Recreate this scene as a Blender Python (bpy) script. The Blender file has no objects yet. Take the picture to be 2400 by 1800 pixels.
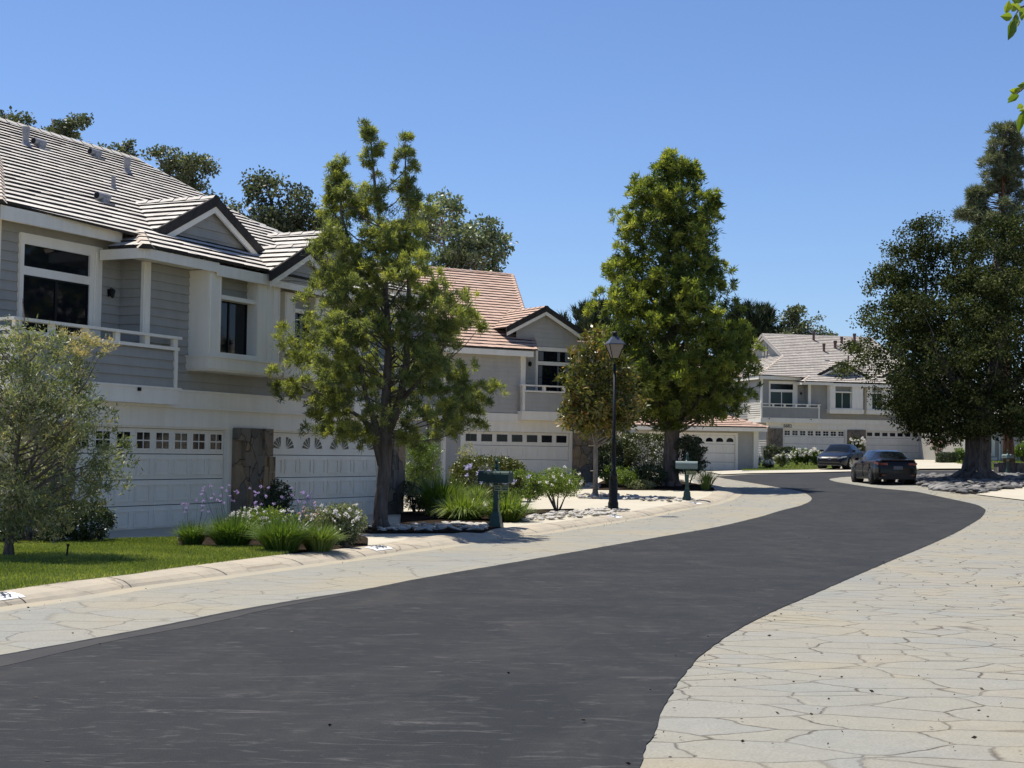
import bpy, math, random
import numpy as np
from mathutils import Vector, noise
R_=math.radians
random.seed(7); RNG=np.random.default_rng(7)
sc=bpy.context.scene; COL=sc.collection
# ------------------------------------------------------------------ camera, sky, sun, exposure
F=3500.; H=1.7; PITCH=math.atan(164/3500); ROLL=.014
cp,sp=math.cos(PITCH),math.sin(PITCH); cr,sr=math.cos(ROLL),math.sin(ROLL)
FW=np.array([0,cp,sp]); r0=np.array([1.,0,0]); u0=np.array([0,-sp,cp])
RT=r0*cr+u0*sr; UP=u0*cr-r0*sr; CC=np.array([0,0,H])
cam=bpy.data.objects.new('camera',bpy.data.cameras.new('camera')); COL.objects.link(cam)
from mathutils import Matrix
cam.matrix_world=Matrix(((RT[0],UP[0],-FW[0],0),(RT[1],UP[1],-FW[1],0),(RT[2],UP[2],-FW[2],H),(0,0,0,1)))
cam.data.sensor_width=36; cam.data.lens=36*F/2400; cam.data.clip_end=3000; cam.data.clip_start=.05
sc.camera=cam
sc.cycles.max_bounces=12; sc.cycles.diffuse_bounces=8; sc.cycles.transmission_bounces=8
SUN_EL=68; sun_dir=Vector((-.74*math.cos(R_(SUN_EL)),.67*math.cos(R_(SUN_EL)),math.sin(R_(SUN_EL)))).normalized()
w=bpy.data.worlds.new('World'); sc.world=w; w.use_nodes=True
nt=w.node_tree; bg=nt.nodes['Background']; sky=nt.nodes.new('ShaderNodeTexSky'); sky.sky_type='NISHITA'
sky.sun_disc=False; sky.sun_elevation=R_(SUN_EL); sky.sun_rotation=math.atan2(sun_dir.x,sun_dir.y)
sky.altitude=250; sky.air_density=1.0; sky.dust_density=.35; sky.ozone_density=2.2
tn=nt.nodes.new('ShaderNodeMix'); tn.data_type='RGBA'; tn.blend_type='MULTIPLY'; tn.inputs[0].default_value=1; tn.inputs[7].default_value=(.76,.88,1.12,1)   # clear dry-air blue
nt.links.new(sky.outputs[0],tn.inputs[6]); nt.links.new(tn.outputs[2],bg.inputs[0]); bg.inputs[1].default_value=.073
sl=bpy.data.lights.new('sun','SUN'); sl.energy=4.1; sl.angle=R_(.55); sl.color=(1,.94,.84)
so=bpy.data.objects.new('sun',sl); COL.objects.link(so); so.rotation_euler=sun_dir.to_track_quat('Z','Y').to_euler()
sc.view_settings.view_transform='Standard'; sc.view_settings.look='None'; sc.view_settings.exposure=0.72; sc.view_settings.gamma=1
# ------------------------------------------------------------------ terrain and picking
EY=[-60,42,52,61,70,80,87,95,103,110,120,150,3000]; EZ=[0,0,.12,.3,.45,.6,.68,.84,1.0,1.12,1.3,1.5,1.5]
CY=[-60,35,56,3000]; CZ=[0,0,.02,.02]
def gz(x,y): return float(np.interp(y,EY,EZ)+np.interp(y,CY,CZ)*min(max(x,-24),44))
def ray(px,py):
    d=FW+RT*(px-1200)/F-UP*(py-900)/F
    return d/d[1]
def gp(px,py,dz=0.):            # the ground point seen at that spot of the photo (2400 x 1800)
    d=ray(px,py); lo,hi=2.,300.
    for _ in range(40):
        m=(lo+hi)/2; p=CC+d*m
        if p[2]>gz(p[0],p[1])+dz: lo=m
        else: hi=m
    p=CC+d*lo
    return Vector((p[0],p[1],gz(p[0],p[1])+dz))
def at(px,py,Y):
    p=CC+ray(px,py)*Y; return Vector(p)
# ------------------------------------------------------------------ materials
def mat(name,col,rough=.8,metal=0.,spec=.3,coat=0.):
    m=bpy.data.materials.new(name); m.use_nodes=True; b=m.node_tree.nodes['Principled BSDF']
    b.inputs['Base Color'].default_value=(*col,1); b.inputs['Roughness'].default_value=rough
    b.inputs['Metallic'].default_value=metal; b.inputs['Specular IOR Level'].default_value=spec
    b.inputs['Coat Weight'].default_value=coat
    return m
class N:
    def __init__(s,m): s.m=m; s.t=m.node_tree; s.b=s.t.nodes['Principled BSDF']
    def n(s,typ,**k):
        x=s.t.nodes.new(typ)
        for a,v in k.items(): setattr(x,a,v)
        return x
    def l(s,a,b): s.t.links.new(a,b)
    def coord(s,kind='Object',scale=(1,1,1)):
        c=s.n('ShaderNodeTexCoord'); mp=s.n('ShaderNodeMapping'); mp.inputs['Scale'].default_value=scale
        s.l(c.outputs[kind],mp.inputs[0]); return mp.outputs[0]
    def noise(s,vec,scale,detail=4,rough=.6,dist=0.):
        x=s.n('ShaderNodeTexNoise'); x.inputs['Scale'].default_value=scale; x.inputs['Detail'].default_value=detail
        x.inputs['Roughness'].default_value=rough; x.inputs['Distortion'].default_value=dist
        if vec is not None: s.l(vec,x.inputs['Vector'])
        return x.outputs['Fac']
    def ramp(s,fac,stops):
        x=s.n('ShaderNodeValToRGB'); e=x.color_ramp.elements
        while len(e)<len(stops): e.new(.5)
        for i,(p,c) in enumerate(stops):
            e[i].position=p; e[i].color=(*c,1) if len(c)==3 else c
        s.l(fac,x.inputs[0]); return x.outputs[0]
    def mix(s,f,a,b,bt='MIX'):
        x=s.n('ShaderNodeMix',data_type='RGBA',blend_type=bt)
        for k,v in (('Factor',f),('A',a),('B',b)):
            i=[q for q in x.inputs if q.name==k and q.enabled][0] if k!='Factor' else x.inputs[0]
            if k!='Factor': i=x.inputs[6] if k=='A' else x.inputs[7]
            if isinstance(v,(int,float)): i.default_value=v
            elif isinstance(v,tuple): i.default_value=(*v,1)
            else: s.l(v,i)
        return x.outputs[2]
    def bump(s,h,dist=.01,strength=1.):
        x=s.n('ShaderNodeBump'); x.inputs['Distance'].default_value=dist; x.inputs['Strength'].default_value=strength
        s.l(h,x.inputs['Height']); s.l(x.outputs[0],s.b.inputs['Normal']); return x
    def col(s,c): s.l(c,s.b.inputs['Base Color'])
def noisy(name,c1,c2,scale=3.,rough=.85,bump=0.,kind='Object',spec=.3,detail=6,lo=.35,hi=.65):
    m=mat(name,c1,rough,spec=spec); g=N(m); v=g.coord(kind); f=g.noise(v,scale,detail); c=g.ramp(f,[(lo,c1),(hi,c2)])
    if 'paint' in name:      # rain streaks and dust
        c=g.mix(1.,c,g.ramp(g.noise(g.coord(scale=(5,5,.35)),1.,6,.65),[(.34,(.95,.94,.925)),(.56,(1.,1.,1.)),(.75,(1.02,1.02,1.02))]),'MULTIPLY')
    g.col(c)
    if bump: g.bump(g.noise(v,scale*8,3),bump)
    return m
def leaf_mat(name,stops,trans=.25,rough=.5,spec=.35,tint=(1.5,1.6,.7,1)):
    m=bpy.data.materials.new(name); m.use_nodes=True; g=N(m)
    a=g.n('ShaderNodeAttribute'); a.attribute_name='tone'; c=g.ramp(a.outputs['Fac'],stops)
    g.col(c); g.b.inputs['Roughness'].default_value=rough; g.b.inputs['Specular IOR Level'].default_value=spec
    t=g.n('ShaderNodeBsdfTranslucent'); mx=g.n('ShaderNodeMixShader'); mx.inputs[0].default_value=trans
    hs=g.n('ShaderNodeMix',data_type='RGBA',blend_type='MULTIPLY'); hs.inputs[0].default_value=1; g.l(c,hs.inputs[6]); hs.inputs[7].default_value=tint
    g.l(hs.outputs[2],t.inputs[0]); g.l(g.b.outputs[0],mx.inputs[1]); g.l(t.outputs[0],mx.inputs[2])
    g.l(mx.outputs[0],g.t.nodes['Material Output'].inputs[0]); return m
M={}
M['white']=noisy('white_trim_paint',(.86,.79,.66),(.90,.84,.71),1.3,.6)
M['cream']=noisy('cream_door_paint',(.84,.775,.65),(.88,.82,.70),1.1,.55)
M['siding']=noisy('grey_siding_paint',(.335,.32,.28),(.37,.355,.315),1.7,.75)
M['siding_warm']=noisy('warm_grey_siding_paint',(.43,.405,.355),(.47,.445,.39),1.7,.75)
M['dark']=mat('seam_vent_shade',(.012,.012,.014),.9)  # near-black standing in for shadow in door seams and vent mouths
M['ridge_rust']=noisy('stained_ridge_tile',(.42,.33,.25),(.60,.54,.46),5.,.85)
def tile_mat(name,a,b,c):
    m=mat(name,a,.9); g=N(m); v=g.coord(); f=g.noise(v,1.1,7,.65); i=g.n('ShaderNodeNewGeometry')
    c1=g.ramp(f,[(.3,a),(.52,b),(.72,c)]); c2=g.mix(.5,c1,g.ramp(i.outputs['Random Per Island'],[(0,(.8,.8,.8)),(1,(1.12,1.1,1.08))]),'MULTIPLY')
    g.col(c2); g.bump(g.noise(v,30,3),.004); return m
M['tile_grey']=tile_mat('pale_grey_roof_tile',(.52,.485,.435),(.60,.565,.51),(.66,.61,.54))
M['tile_tan']=tile_mat('tan_roof_tile',(.36,.325,.285),(.42,.385,.345),(.46,.42,.37)); M['tile_red']=tile_mat('terracotta_roof_tile',(.46,.31,.235),(.52,.365,.285),(.56,.42,.345))
M['tile_edge']=noisy('shade_dark_tile_edge',(.028,.025,.023),(.05,.045,.04),4.,.9)  # course butts and rake edges coloured near-black to stand in for shade
M['metal_grey']=noisy('galvanised_vent',(.20,.20,.21),(.30,.30,.31),6.,.5)
M['metal_brown']=noisy('brown_vent',(.10,.06,.055),(.15,.09,.08),6.,.6)
def glass_mat(name,c=(.006,.008,.012),r=.05):
    m=mat(name,c,r,spec=.17); return m
M['glass']=glass_mat('dark_window_glass'); M['glass'].node_tree.nodes['Principled BSDF'].inputs['Specular IOR Level'].default_value=.3
M['glass_green']=glass_mat('green_blind_glass',(.05,.075,.065))
M['curtain']=mat('pale_curtain',(.16,.17,.17),.9)
m=mat('stone_veneer',(.1,.09,.07),.9); g=N(m); v=g.coord(scale=(1,1,.62)); vo=g.n('ShaderNodeTexVoronoi'); vo.inputs['Scale'].default_value=2.7; vo.inputs['Randomness'].default_value=1
nz=g.n('ShaderNodeTexNoise'); nz.inputs['Scale'].default_value=2.2; g.l(v,nz.inputs['Vector']); mv=g.n('ShaderNodeVectorMath',operation='MULTIPLY_ADD'); g.l(nz.outputs['Color'],mv.inputs[0]); mv.inputs[1].default_value=(.5,.5,.5); g.l(v,mv.inputs[2])
g.l(mv.outputs[0],vo.inputs['Vector']); sh=g.n('ShaderNodeSeparateColor'); g.l(vo.outputs['Color'],sh.inputs[0])
base=g.ramp(sh.outputs[0],[(0,(.17,.145,.115)),(.4,(.26,.22,.17)),(.7,(.38,.27,.16)),(1,(.20,.185,.16))])
ve=g.n('ShaderNodeTexVoronoi',feature='DISTANCE_TO_EDGE'); ve.inputs['Scale'].default_value=2.7; g.l(mv.outputs[0],ve.inputs['Vector'])
edge=g.ramp(ve.outputs['Distance'],[(0,(.35,.35,.35)),(.025,(1,1,1))])
fine=g.noise(v,9,6); c=g.mix(fine,g.mix(.5,base,(.05,.045,.04),'MULTIPLY'),base); g.col(g.mix(edge,(.07,.06,.05),c)); hh=g.n('ShaderNodeMath',operation='MULTIPLY_ADD'); g.l(sh.outputs[1],hh.inputs[0]); hh.inputs[1].default_value=.6; g.l(edge,hh.inputs[2]); g.bump(hh.outputs[0],.05)
M['stone']=m
# ground
m=mat('asphalt_sealcoat',(.06,.06,.065),.85,spec=.28); g=N(m); v=g.coord()
a=g.noise(v,.55,9,.62,1.2); b_=g.noise(g.coord(scale=(.8,.5,1)),1.1,9,.68,1.2); b2=g.noise(g.coord(scale=(.5,1.3,1)),2.6,6,.7,3.0)
c=g.ramp(a,[(.35,(.0115,.0132,.0150)),(.55,(.0155,.0170,.0185)),(.75,(.024,.0245,.0245))])
c=g.mix(g.ramp(b_,[(.48,(0,0,0)),(.74,(.7,.7,.7))]),c,(.040,.038,.035)); c=g.mix(g.ramp(b2,[(.55,(0,0,0)),(.68,(.65,.65,.65))]),c,(.066,.065,.062)); b3=g.noise(g.coord(scale=(.25,1.6,1)),5.,5,.7,1.5); c=g.mix(g.ramp(b3,[(.60,(0,0,0)),(.70,(.5,.5,.5))]),c,(.115,.11,.105))
gr=g.noise(v,160,2,.5); c=g.mix(.55,c,g.ramp(gr,[(.3,(.62,.62,.62)),(.7,(1.38,1.38,1.38))]),'MULTIPLY')
g.col(c); g.bump(gr,.006,.7); M['asphalt']=m
def paver(name,sx,sy,js,tint):
    m=mat(name,(.4,.38,.35),.85); g=N(m); v=g.coord(scale=(sx,sy,0))
    nz=g.n('ShaderNodeTexNoise'); nz.inputs['Scale'].default_value=1.3; nz.inputs['Detail'].default_value=5; g.l(v,nz.inputs['Vector'])
    mv=g.n('ShaderNodeVectorMath',operation='MULTIPLY_ADD'); g.l(nz.outputs['Color'],mv.inputs[0]); mv.inputs[1].default_value=(.35,.35,0); g.l(v,mv.inputs[2])
    vc=g.n('ShaderNodeTexVoronoi'); ve=g.n('ShaderNodeTexVoronoi',feature='DISTANCE_TO_EDGE')
    for q in (vc,ve): q.inputs['Scale'].default_value=1.; q.inputs['Randomness'].default_value=.85; g.l(mv.outputs[0],q.inputs['Vector'])
    s=g.n('ShaderNodeSeparateColor'); g.l(vc.outputs['Color'],s.inputs[0])
    cell=g.ramp(s.outputs[0],[(0,(.254,.249,.222)),(.35,(.268,.254,.212)),(.65,(.270,.251,.210)),(1,(.25,.247,.224))])
    big=g.noise(g.coord(),.35,6,.6); w_=g.ramp(big,[(.32,(.90,.94,.98)),(.5,(1.,1.,.98)),(.68,(1.10,1.03,.88))]); c=g.mix(1.,cell,w_,'MULTIPLY')
    sp_=g.noise(g.coord(),6,8,.7); c=g.mix(.6,c,g.ramp(sp_,[(.3,(.86,.86,.85)),(.7,(1.1,1.1,1.1))]),'MULTIPLY')
    gr=g.noise(g.coord(),45,4,.7); c=g.mix(.75,c,g.ramp(gr,[(.3,(.74,.73,.70)),(.7,(1.2,1.2,1.2))]),'MULTIPLY')
    ew=g.ramp(ve.outputs['Distance'],[(0.004,(1,1,1)),(.024,(0,0,0))]); br=g.noise(g.coord(),.9,4,.6)
    ef=g.mix(1.,ew,g.ramp(br,[(.42,(.25*js,.25*js,.25*js)),(.62,(js,js,js))]),'MULTIPLY')
    c=g.mix(ef,c,(.055,.036,.02)); g.col(c)
    dep=g.ramp(ve.outputs['Distance'],[(0,(0,0,0)),(.02,(.7,.7,.7)),(.08,(1,1,1))]); h2=g.mix(.4,dep,sp_); g.bump(h2,.03,.9); return m
M['paver']=paver('stamped_flagstone_concrete',1.35,2.2,.85,0); M['paver_smooth']=paver('worn_stamped_concrete',1.1,1.5,.35,0)
M['concrete']=noisy('pale_driveway_concrete',(.42,.385,.30),(.47,.43,.345),.9,.85,.002,detail=9,lo=.3,hi=.7)
m=mat('kerb_concrete',(.46,.40,.31),.85); g=N(m); v=g.coord(); f=g.noise(v,1.4,8,.7); c=g.ramp(f,[(.3,(.30,.265,.21)),(.5,(.38,.335,.26)),(.7,(.43,.365,.27))])
cr2=g.n('ShaderNodeTexVoronoi',feature='DISTANCE_TO_EDGE'); cr2.inputs['Scale'].default_value=.8; nz=g.n('ShaderNodeTexNoise'); nz.inputs['Scale'].default_value=3; g.l(v,nz.inputs['Vector']); mv=g.n('ShaderNodeVectorMath',operation='MULTIPLY_ADD'); g.l(nz.outputs['Color'],mv.inputs[0]); mv.inputs[1].default_value=(.5,.5,0); g.l(v,mv.inputs[2]); g.l(mv.outputs[0],cr2.inputs['Vector'])
c=g.mix(g.ramp(cr2.outputs['Distance'],[(0.002,(.7,.7,.7)),(.012,(0,0,0))]),c,(.17,.14,.1)); g.col(c); g.bump(g.noise(v,25,4),.006); M['kerb']=m
M['gutter']=noisy('stained_gutter',(.37,.315,.22),(.30,.28,.225),.8,.85,.003,detail=9)
M['soil']=noisy('dark_mulch',(.022,.017,.013),(.055,.042,.032),9,1.,.03,spec=0.)
M['dirt']=noisy('dry_ground',(.30,.26,.20),(.22,.21,.14),.3,.95)
M['turf']=noisy('turf_soil',(.045,.07,.018),(.09,.12,.035),3,.95,.02)
M['rock']=noisy('river_stone',(.36,.34,.30),(.60,.56,.50),3,.8,.01)
M['rock_shaded']=noisy('oak_shaded_stone',(.05,.05,.052),(.26,.25,.235),2,.8,.01)  # stones coloured darker to stand in for the shade under the oak
def bark(name,a,b,sc_=4.):
    m=mat(name,a,.95); g=N(m); v=g.coord(scale=(1,1,.22)); f=g.noise(v,sc_*2,8,.7,.6); g.col(g.ramp(f,[(.35,a),(.65,b)])); g.bump(f,.06); return m
M['bark']=bark('grey_brown_bark',(.085,.068,.058),(.20,.165,.14)); M['bark_oak']=bark('furrowed_oak_bark',(.035,.03,.027),(.20,.175,.155),2.6)
M['bark_pale']=bark('pale_smooth_bark',(.16,.14,.12),(.26,.235,.21)); M['bark_red']=bark('red_pine_bark',(.08,.035,.022),(.22,.11,.07))
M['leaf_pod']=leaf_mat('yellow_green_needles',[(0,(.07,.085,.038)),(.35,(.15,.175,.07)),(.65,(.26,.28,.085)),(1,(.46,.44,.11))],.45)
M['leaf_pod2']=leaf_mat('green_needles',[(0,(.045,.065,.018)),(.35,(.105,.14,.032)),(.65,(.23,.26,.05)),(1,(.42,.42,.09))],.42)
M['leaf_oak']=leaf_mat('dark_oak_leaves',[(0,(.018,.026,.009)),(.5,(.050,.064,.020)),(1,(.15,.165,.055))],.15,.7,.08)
M['leaf_oak2']=leaf_mat('grey_green_leaves',[(0,(.045,.058,.034)),(.5,(.095,.112,.06)),(1,(.20,.21,.115))],.25,.5,.3)
M['leaf_euc']=leaf_mat('pale_sycamore_leaves',[(0,(.07,.09,.055)),(.5,(.15,.18,.11)),(1,(.30,.32,.20))],.3,.45,.5)
M['leaf_olive']=leaf_mat('olive_leaves',[(0,(.06,.078,.032)),(.5,(.15,.175,.09)),(.85,(.27,.285,.17)),(1,(.46,.37,.20))],.3,.45,.35)
M['leaf_mag']=leaf_mat('magnolia_leaves',[(0,(.05,.06,.014)),(.45,(.14,.15,.035)),(.75,(.25,.21,.06)),(1,(.38,.22,.08))],.25,.35,.35)
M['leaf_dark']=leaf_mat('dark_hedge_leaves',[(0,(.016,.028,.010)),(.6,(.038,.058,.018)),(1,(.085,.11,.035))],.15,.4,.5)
M['leaf_hedge']=leaf_mat('clipped_hedge_leaves',[(0,(.03,.04,.01)),(.5,(.075,.095,.015)),(.9,(.13,.14,.02)),(1,(.16,.09,.03))],.2,.4,.5)
M['leaf_bright']=leaf_mat('bright_shrub_leaves',[(0,(.05,.09,.012)),(.5,(.14,.20,.03)),(1,(.26,.30,.05))],.35,.4,.5)
M['blade']=leaf_mat('strap_leaves',[(0,(.05,.09,.015)),(.5,(.14,.20,.03)),(1,(.32,.36,.09))],.3,.35,.6)
M['blade_dk']=leaf_mat('flower_clump_leaves',[(0,(.04,.08,.018)),(.5,(.10,.165,.03)),(1,(.22,.27,.07))],.25,.4,.5)
M['grass']=leaf_mat('lawn_grass',[(0,(.10,.135,.025)),(.5,(.22,.26,.05)),(1,(.40,.41,.12))],.3,.5,.4)
M['pine']=leaf_mat('pine_needles',[(0,(.045,.06,.03)),(.5,(.13,.15,.08)),(1,(.27,.27,.16))],.2,.5,.4)
M['pinedk']=leaf_mat('dark_pine_needles',[(0,(.012,.022,.011)),(.6,(.028,.042,.02)),(1,(.06,.08,.038))],.1,.6,.3)
W1=(1,1,1,1); M['flw']=leaf_mat('white_petals',[(0,(.72,.68,.60)),(1,(.86,.84,.80))],.3,tint=W1); M['flp']=leaf_mat('purple_petals',[(0,(.40,.25,.55)),(1,(.62,.48,.74))],.3,tint=W1)
M['flb']=leaf_mat('lilac_petals',[(0,(.42,.40,.70)),(1,(.64,.62,.86))],.3,tint=W1); M['flpink']=leaf_mat('pink_petals',[(0,(.70,.40,.40)),(1,(.82,.66,.60))],.3,tint=W1)
M['green_metal']=noisy('dark_green_painted_metal',(.012,.045,.036),(.02,.07,.055),3,.4,spec=.5)
M['box_metal']=noisy('green_grey_mailbox_metal',(.022,.048,.042),(.04,.075,.068),3,.6,spec=.15)
M['box_metal2']=noisy('pale_mint_mailbox_metal',(.13,.18,.17),(.18,.235,.225),3,.5,spec=.3)  # paler mint than the first mailbox
M['black']=mat('black_painted_metal',(.008,.008,.009),.45,spec=.25)
M['frost']=mat('frosted_lamp_glass',(.30,.25,.20),.4)
M['lampgrey']=mat('grey_lamp_cap',(.07,.08,.10),.4,spec=.4)
M['blueblack']=mat('sign_blue',(.02,.04,.2),.5); M['plate']=mat('white_number_paint',(.78,.78,.76),.7); M['ink']=mat('dark_number_paint',(.03,.045,.07),.6)
M['gold']=mat('pale_gold_line',(.5,.48,.25),.5)
# ------------------------------------------------------------------ mesh helpers
def tag(o,label,cat,group=None,kind=None):
    if label: o['label']=label
    if cat: o['category']=cat
    if group: o['group']=group
    if kind: o['kind']=kind
    return o
def empty(name,loc,rz=0,label=None,cat=None,group=None):
    o=bpy.data.objects.new(name,None); COL.objects.link(o); o.location=loc; o.rotation_euler=(0,0,rz); o.empty_display_size=.2
    return tag(o,label,cat,group)
class MB:
    def __init__(s): s.v=[]; s.f=[]; s.m=[]
    def q(s,pts,mi=0):
        i=len(s.v); s.v+=[tuple(p) for p in pts]; s.f.append(tuple(range(i,i+len(pts)))); s.m.append(mi); return s
    def box(s,x0,x1,y0,y1,z0,z1,mi=0):
        i=len(s.v); s.v+=[(x,y,z) for z in (z0,z1) for y in (y0,y1) for x in (x0,x1)]
        for f in ((0,2,3,1),(4,5,7,6),(0,1,5,4),(2,6,7,3),(0,4,6,2),(1,3,7,5)): s.f.append(tuple(i+k for k in f)); s.m.append(mi)
        return s
    def prism(s,pts,axis,a0,a1,mi=0):    # pts 2-D polygon in the other two axes, extruded along axis
        def P(p,a): return (a,p[0],p[1]) if axis=='x' else (p[0],a,p[1]) if axis=='y' else (p[0],p[1],a)
        n=len(pts); i=len(s.v); s.v+=[P(p,a0) for p in pts]+[P(p,a1) for p in pts]
        s.f+= [tuple(range(i+n-1,i-1,-1)),tuple(range(i+n,i+2*n))]; s.m+=[mi,mi]
        for k in range(n): s.f.append((i+k,i+(k+1)%n,i+n+(k+1)%n,i+n+k)); s.m.append(mi)
        return s
    def tube(s,pts,rads,seg=8,mi=0,cap=True,jit=0):
        pts=[Vector(p) for p in pts]; i0=len(s.v); a=None
        for k,p in enumerate(pts):
            d=(pts[min(k+1,len(pts)-1)]-pts[max(k-1,0)]).normalized()
            if a is None: a=d.orthogonal().normalized()
            else: a=(a-d*a.dot(d)).normalized()
            b=d.cross(a)
            for j in range(seg):
                t=2*math.pi*j/seg; r=rads[k]*(1+(random.uniform(-jit,jit) if jit else 0)); s.v.append(tuple(p+(a*math.cos(t)+b*math.sin(t))*r))
        for k in range(len(pts)-1):
            for j in range(seg):
                s.f.append((i0+k*seg+j,i0+k*seg+(j+1)%seg,i0+(k+1)*seg+(j+1)%seg,i0+(k+1)*seg+j)); s.m.append(mi)
        if cap: s.f.append(tuple(i0+j for j in range(seg-1,-1,-1))); s.m.append(mi); s.f.append(tuple(i0+(len(pts)-1)*seg+j for j in range(seg))); s.m.append(mi)
        return s
    def lathe(s,prof,c=(0,0,0),seg=16,mi=0,sq=False):
        return s.tube([(c[0],c[1],c[2]+z) for r,z in prof],[max(r,.001) for r,z in prof],seg,mi)
    def build(s,name,mats,parent=None,smooth=False,**tg):
        if not isinstance(mats,(list,tuple)): mats=[mats]
        me=bpy.data.meshes.new(name); me.from_pydata(s.v,[],s.f)
        for m in mats: me.materials.append(M[m] if isinstance(m,str) else m)
        me.polygons.foreach_set('material_index',s.m)
        if smooth: me.polygons.foreach_set('use_smooth',[True]*len(s.f))
        me.update(); o=bpy.data.objects.new(name,me); COL.objects.link(o)
        if parent: o.parent=parent
        if smooth=='auto':
            try: me.set_sharp_from_angle(angle=R_(35))
            except Exception: pass
        tag(o,tg.get('label'),tg.get('cat'),tg.get('group'),tg.get('kind')); return o
def npmesh(name,V,nper,mats,parent=None,tone=None,mi=None,**tg):
    n=len(V)//nper; me=bpy.data.meshes.new(name); me.vertices.add(len(V)); me.vertices.foreach_set('co',np.ascontiguousarray(V,dtype=np.float32).ravel())
    me.loops.add(len(V)); me.loops.foreach_set('vertex_index',np.arange(len(V),dtype=np.int32)); me.polygons.add(n)
    me.polygons.foreach_set('loop_start',np.arange(0,len(V),nper,dtype=np.int32)); me.polygons.foreach_set('loop_total',np.full(n,nper,dtype=np.int32))
    for m in (mats if isinstance(mats,(list,tuple)) else [mats]): me.materials.append(M[m])
    if mi is not None: me.polygons.foreach_set('material_index',mi.astype(np.int32))
    if tone is not None:
        a=me.attributes.new('tone','FLOAT','FACE'); a.data.foreach_set('value',np.clip(tone,0,1).astype(np.float32))
    me.update(calc_edges=True); o=bpy.data.objects.new(name,me); COL.objects.link(o)
    if parent: o.parent=parent; o.location=-Vector(parent.location)
    tag(o,tg.get('label'),tg.get('cat'),tg.get('group'),tg.get('kind')); return o
def unit(a): return a/np.maximum(np.linalg.norm(a,axis=1,keepdims=True),1e-9)
def rdir(n): return unit(RNG.normal(size=(n,3)))
def leaves(C,D,L,W):          # rhombic leaves, C base points, D directions
    n=len(C); S=unit(np.cross(D,rdir(n)))*W[:,None]/2; Lc=D*L[:,None]
    V=np.stack([C,C+Lc*.45+S,C+Lc,C+Lc*.45-S],1); return V.reshape(-1,3)
def blades(C,D,L,W,droop):    # arching strap leaves in two segments (2 quads each)
    n=len(C); S=unit(np.cross(D,np.tile([0,0,1.],(n,1))+rdir(n)*.2))*W[:,None]/2
    A=C+D*(L*.55)[:,None]; hz=D.copy(); hz[:,2]=0; T=A+D*(L*.42)[:,None]+hz*(L*.2)[:,None]-np.array([0,0,1.])*(L*droop*np.linalg.norm(hz,axis=1))[:,None]
    V=np.stack([C-S,C+S,A+S*.8,A-S*.8,A-S*.8,A+S*.8,T+S*.15,T-S*.15],1); return V.reshape(-1,3)
def text_obj(name,s,size,m,parent,loc,rot,depth=.004,off=.006):
    c=bpy.data.curves.new(name,'FONT'); c.body=s; c.size=size; c.extrude=depth; c.align_x='CENTER'; c.align_y='CENTER'; c.offset=size*off
    o=bpy.data.objects.new('t',c); COL.objects.link(o); dg=bpy.context.evaluated_depsgraph_get(); me=bpy.data.meshes.new_from_object(o.evaluated_get(dg)); bpy.data.objects.remove(o)
    me.materials.clear(); me.materials.append(M[m]); q=bpy.data.objects.new(name,me); COL.objects.link(q); q.parent=parent; q.location=loc; q.rotation_euler=rot; return q
# ------------------------------------------------------------------ ground sheets
import bmesh
def sheet(name,pts,dz,m,kind='structure',step=(4,2),**tg):
    bm=bmesh.new(); vs=[bm.verts.new((p[0],p[1],0)) for p in pts]; bm.faces.new(vs); bmesh.ops.triangulate(bm,faces=bm.faces[:])
    x0,x1=min(p[0] for p in pts),max(p[0] for p in pts); y0,y1=min(p[1] for p in pts),max(p[1] for p in pts)
    for ax,lo,hi,st in ((0,max(x0,-24),min(x1,46),step[0]),(1,max(y0,34),min(y1,152),step[1])):
        k=math.ceil(lo/st)*st
        while k<hi:
            co=(k,0,0) if ax==0 else (0,k,0); no=(1,0,0) if ax==0 else (0,1,0)
            bmesh.ops.bisect_plane(bm,geom=bm.verts[:]+bm.edges[:]+bm.faces[:],plane_co=co,plane_no=no); k+=st
    for v in bm.verts: v.co.z=gz(v.co.x,v.co.y)+dz
    for f in bm.faces:
        if f.normal.z<0: f.normal_flip()
    bmesh.ops.recalc_face_normals(bm,faces=bm.faces[:])
    me=bpy.data.meshes.new(name); bm.to_mesh(me); bm.free(); me.materials.append(M[m])
    if me.polygons and me.polygons[0].normal.z<0: me.flip_normals()
    o=bpy.data.objects.new(name,me); COL.objects.link(o); return tag(o,tg.get('label'),tg.get('cat'),None,kind)
def PX(l,dz=0): return [gp(x,y,dz) for x,y in l]
def dens(pts,d,j=0.):
    out=[]
    for i in range(len(pts)):
        a=Vector(pts[i][:2]); b=Vector(pts[(i+1)%len(pts)][:2]); n=max(1,int((b-a).length/d))
        if a.y>45 or (b-a).length>60: n=1
        for k in range(n):
            p=a.lerp(b,k/n); out.append((p.x+random.uniform(-j,j),p.y+random.uniform(-j,j)))
    return out
def smooth_line(P,n=4):       # Catmull-Rom through the points
    P=[Vector(p) for p in P]; out=[]
    for i in range(len(P)-1):
        a,b,c,d=P[max(i-1,0)],P[i],P[i+1],P[min(i+2,len(P)-1)]
        for k in range(n):
            t=k/n; out.append(.5*((2*b)+(c-a)*t+(2*a-5*b+4*c-d)*t*t+(3*b-a-3*c+d)*t**3))
    out.append(P[-1]); return out
sheet('ground',[(-400,-60),(400,-60),(400,900),(-400,900)],-.09,'dirt')
sheet('paved_street',[(-14,-8),(-14,-30),(26,-30),(30,10),(46,60),(46,118),(-6,118),(-2,70),(4,52),(-8,30),(-14,10)],0,'paver')
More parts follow.
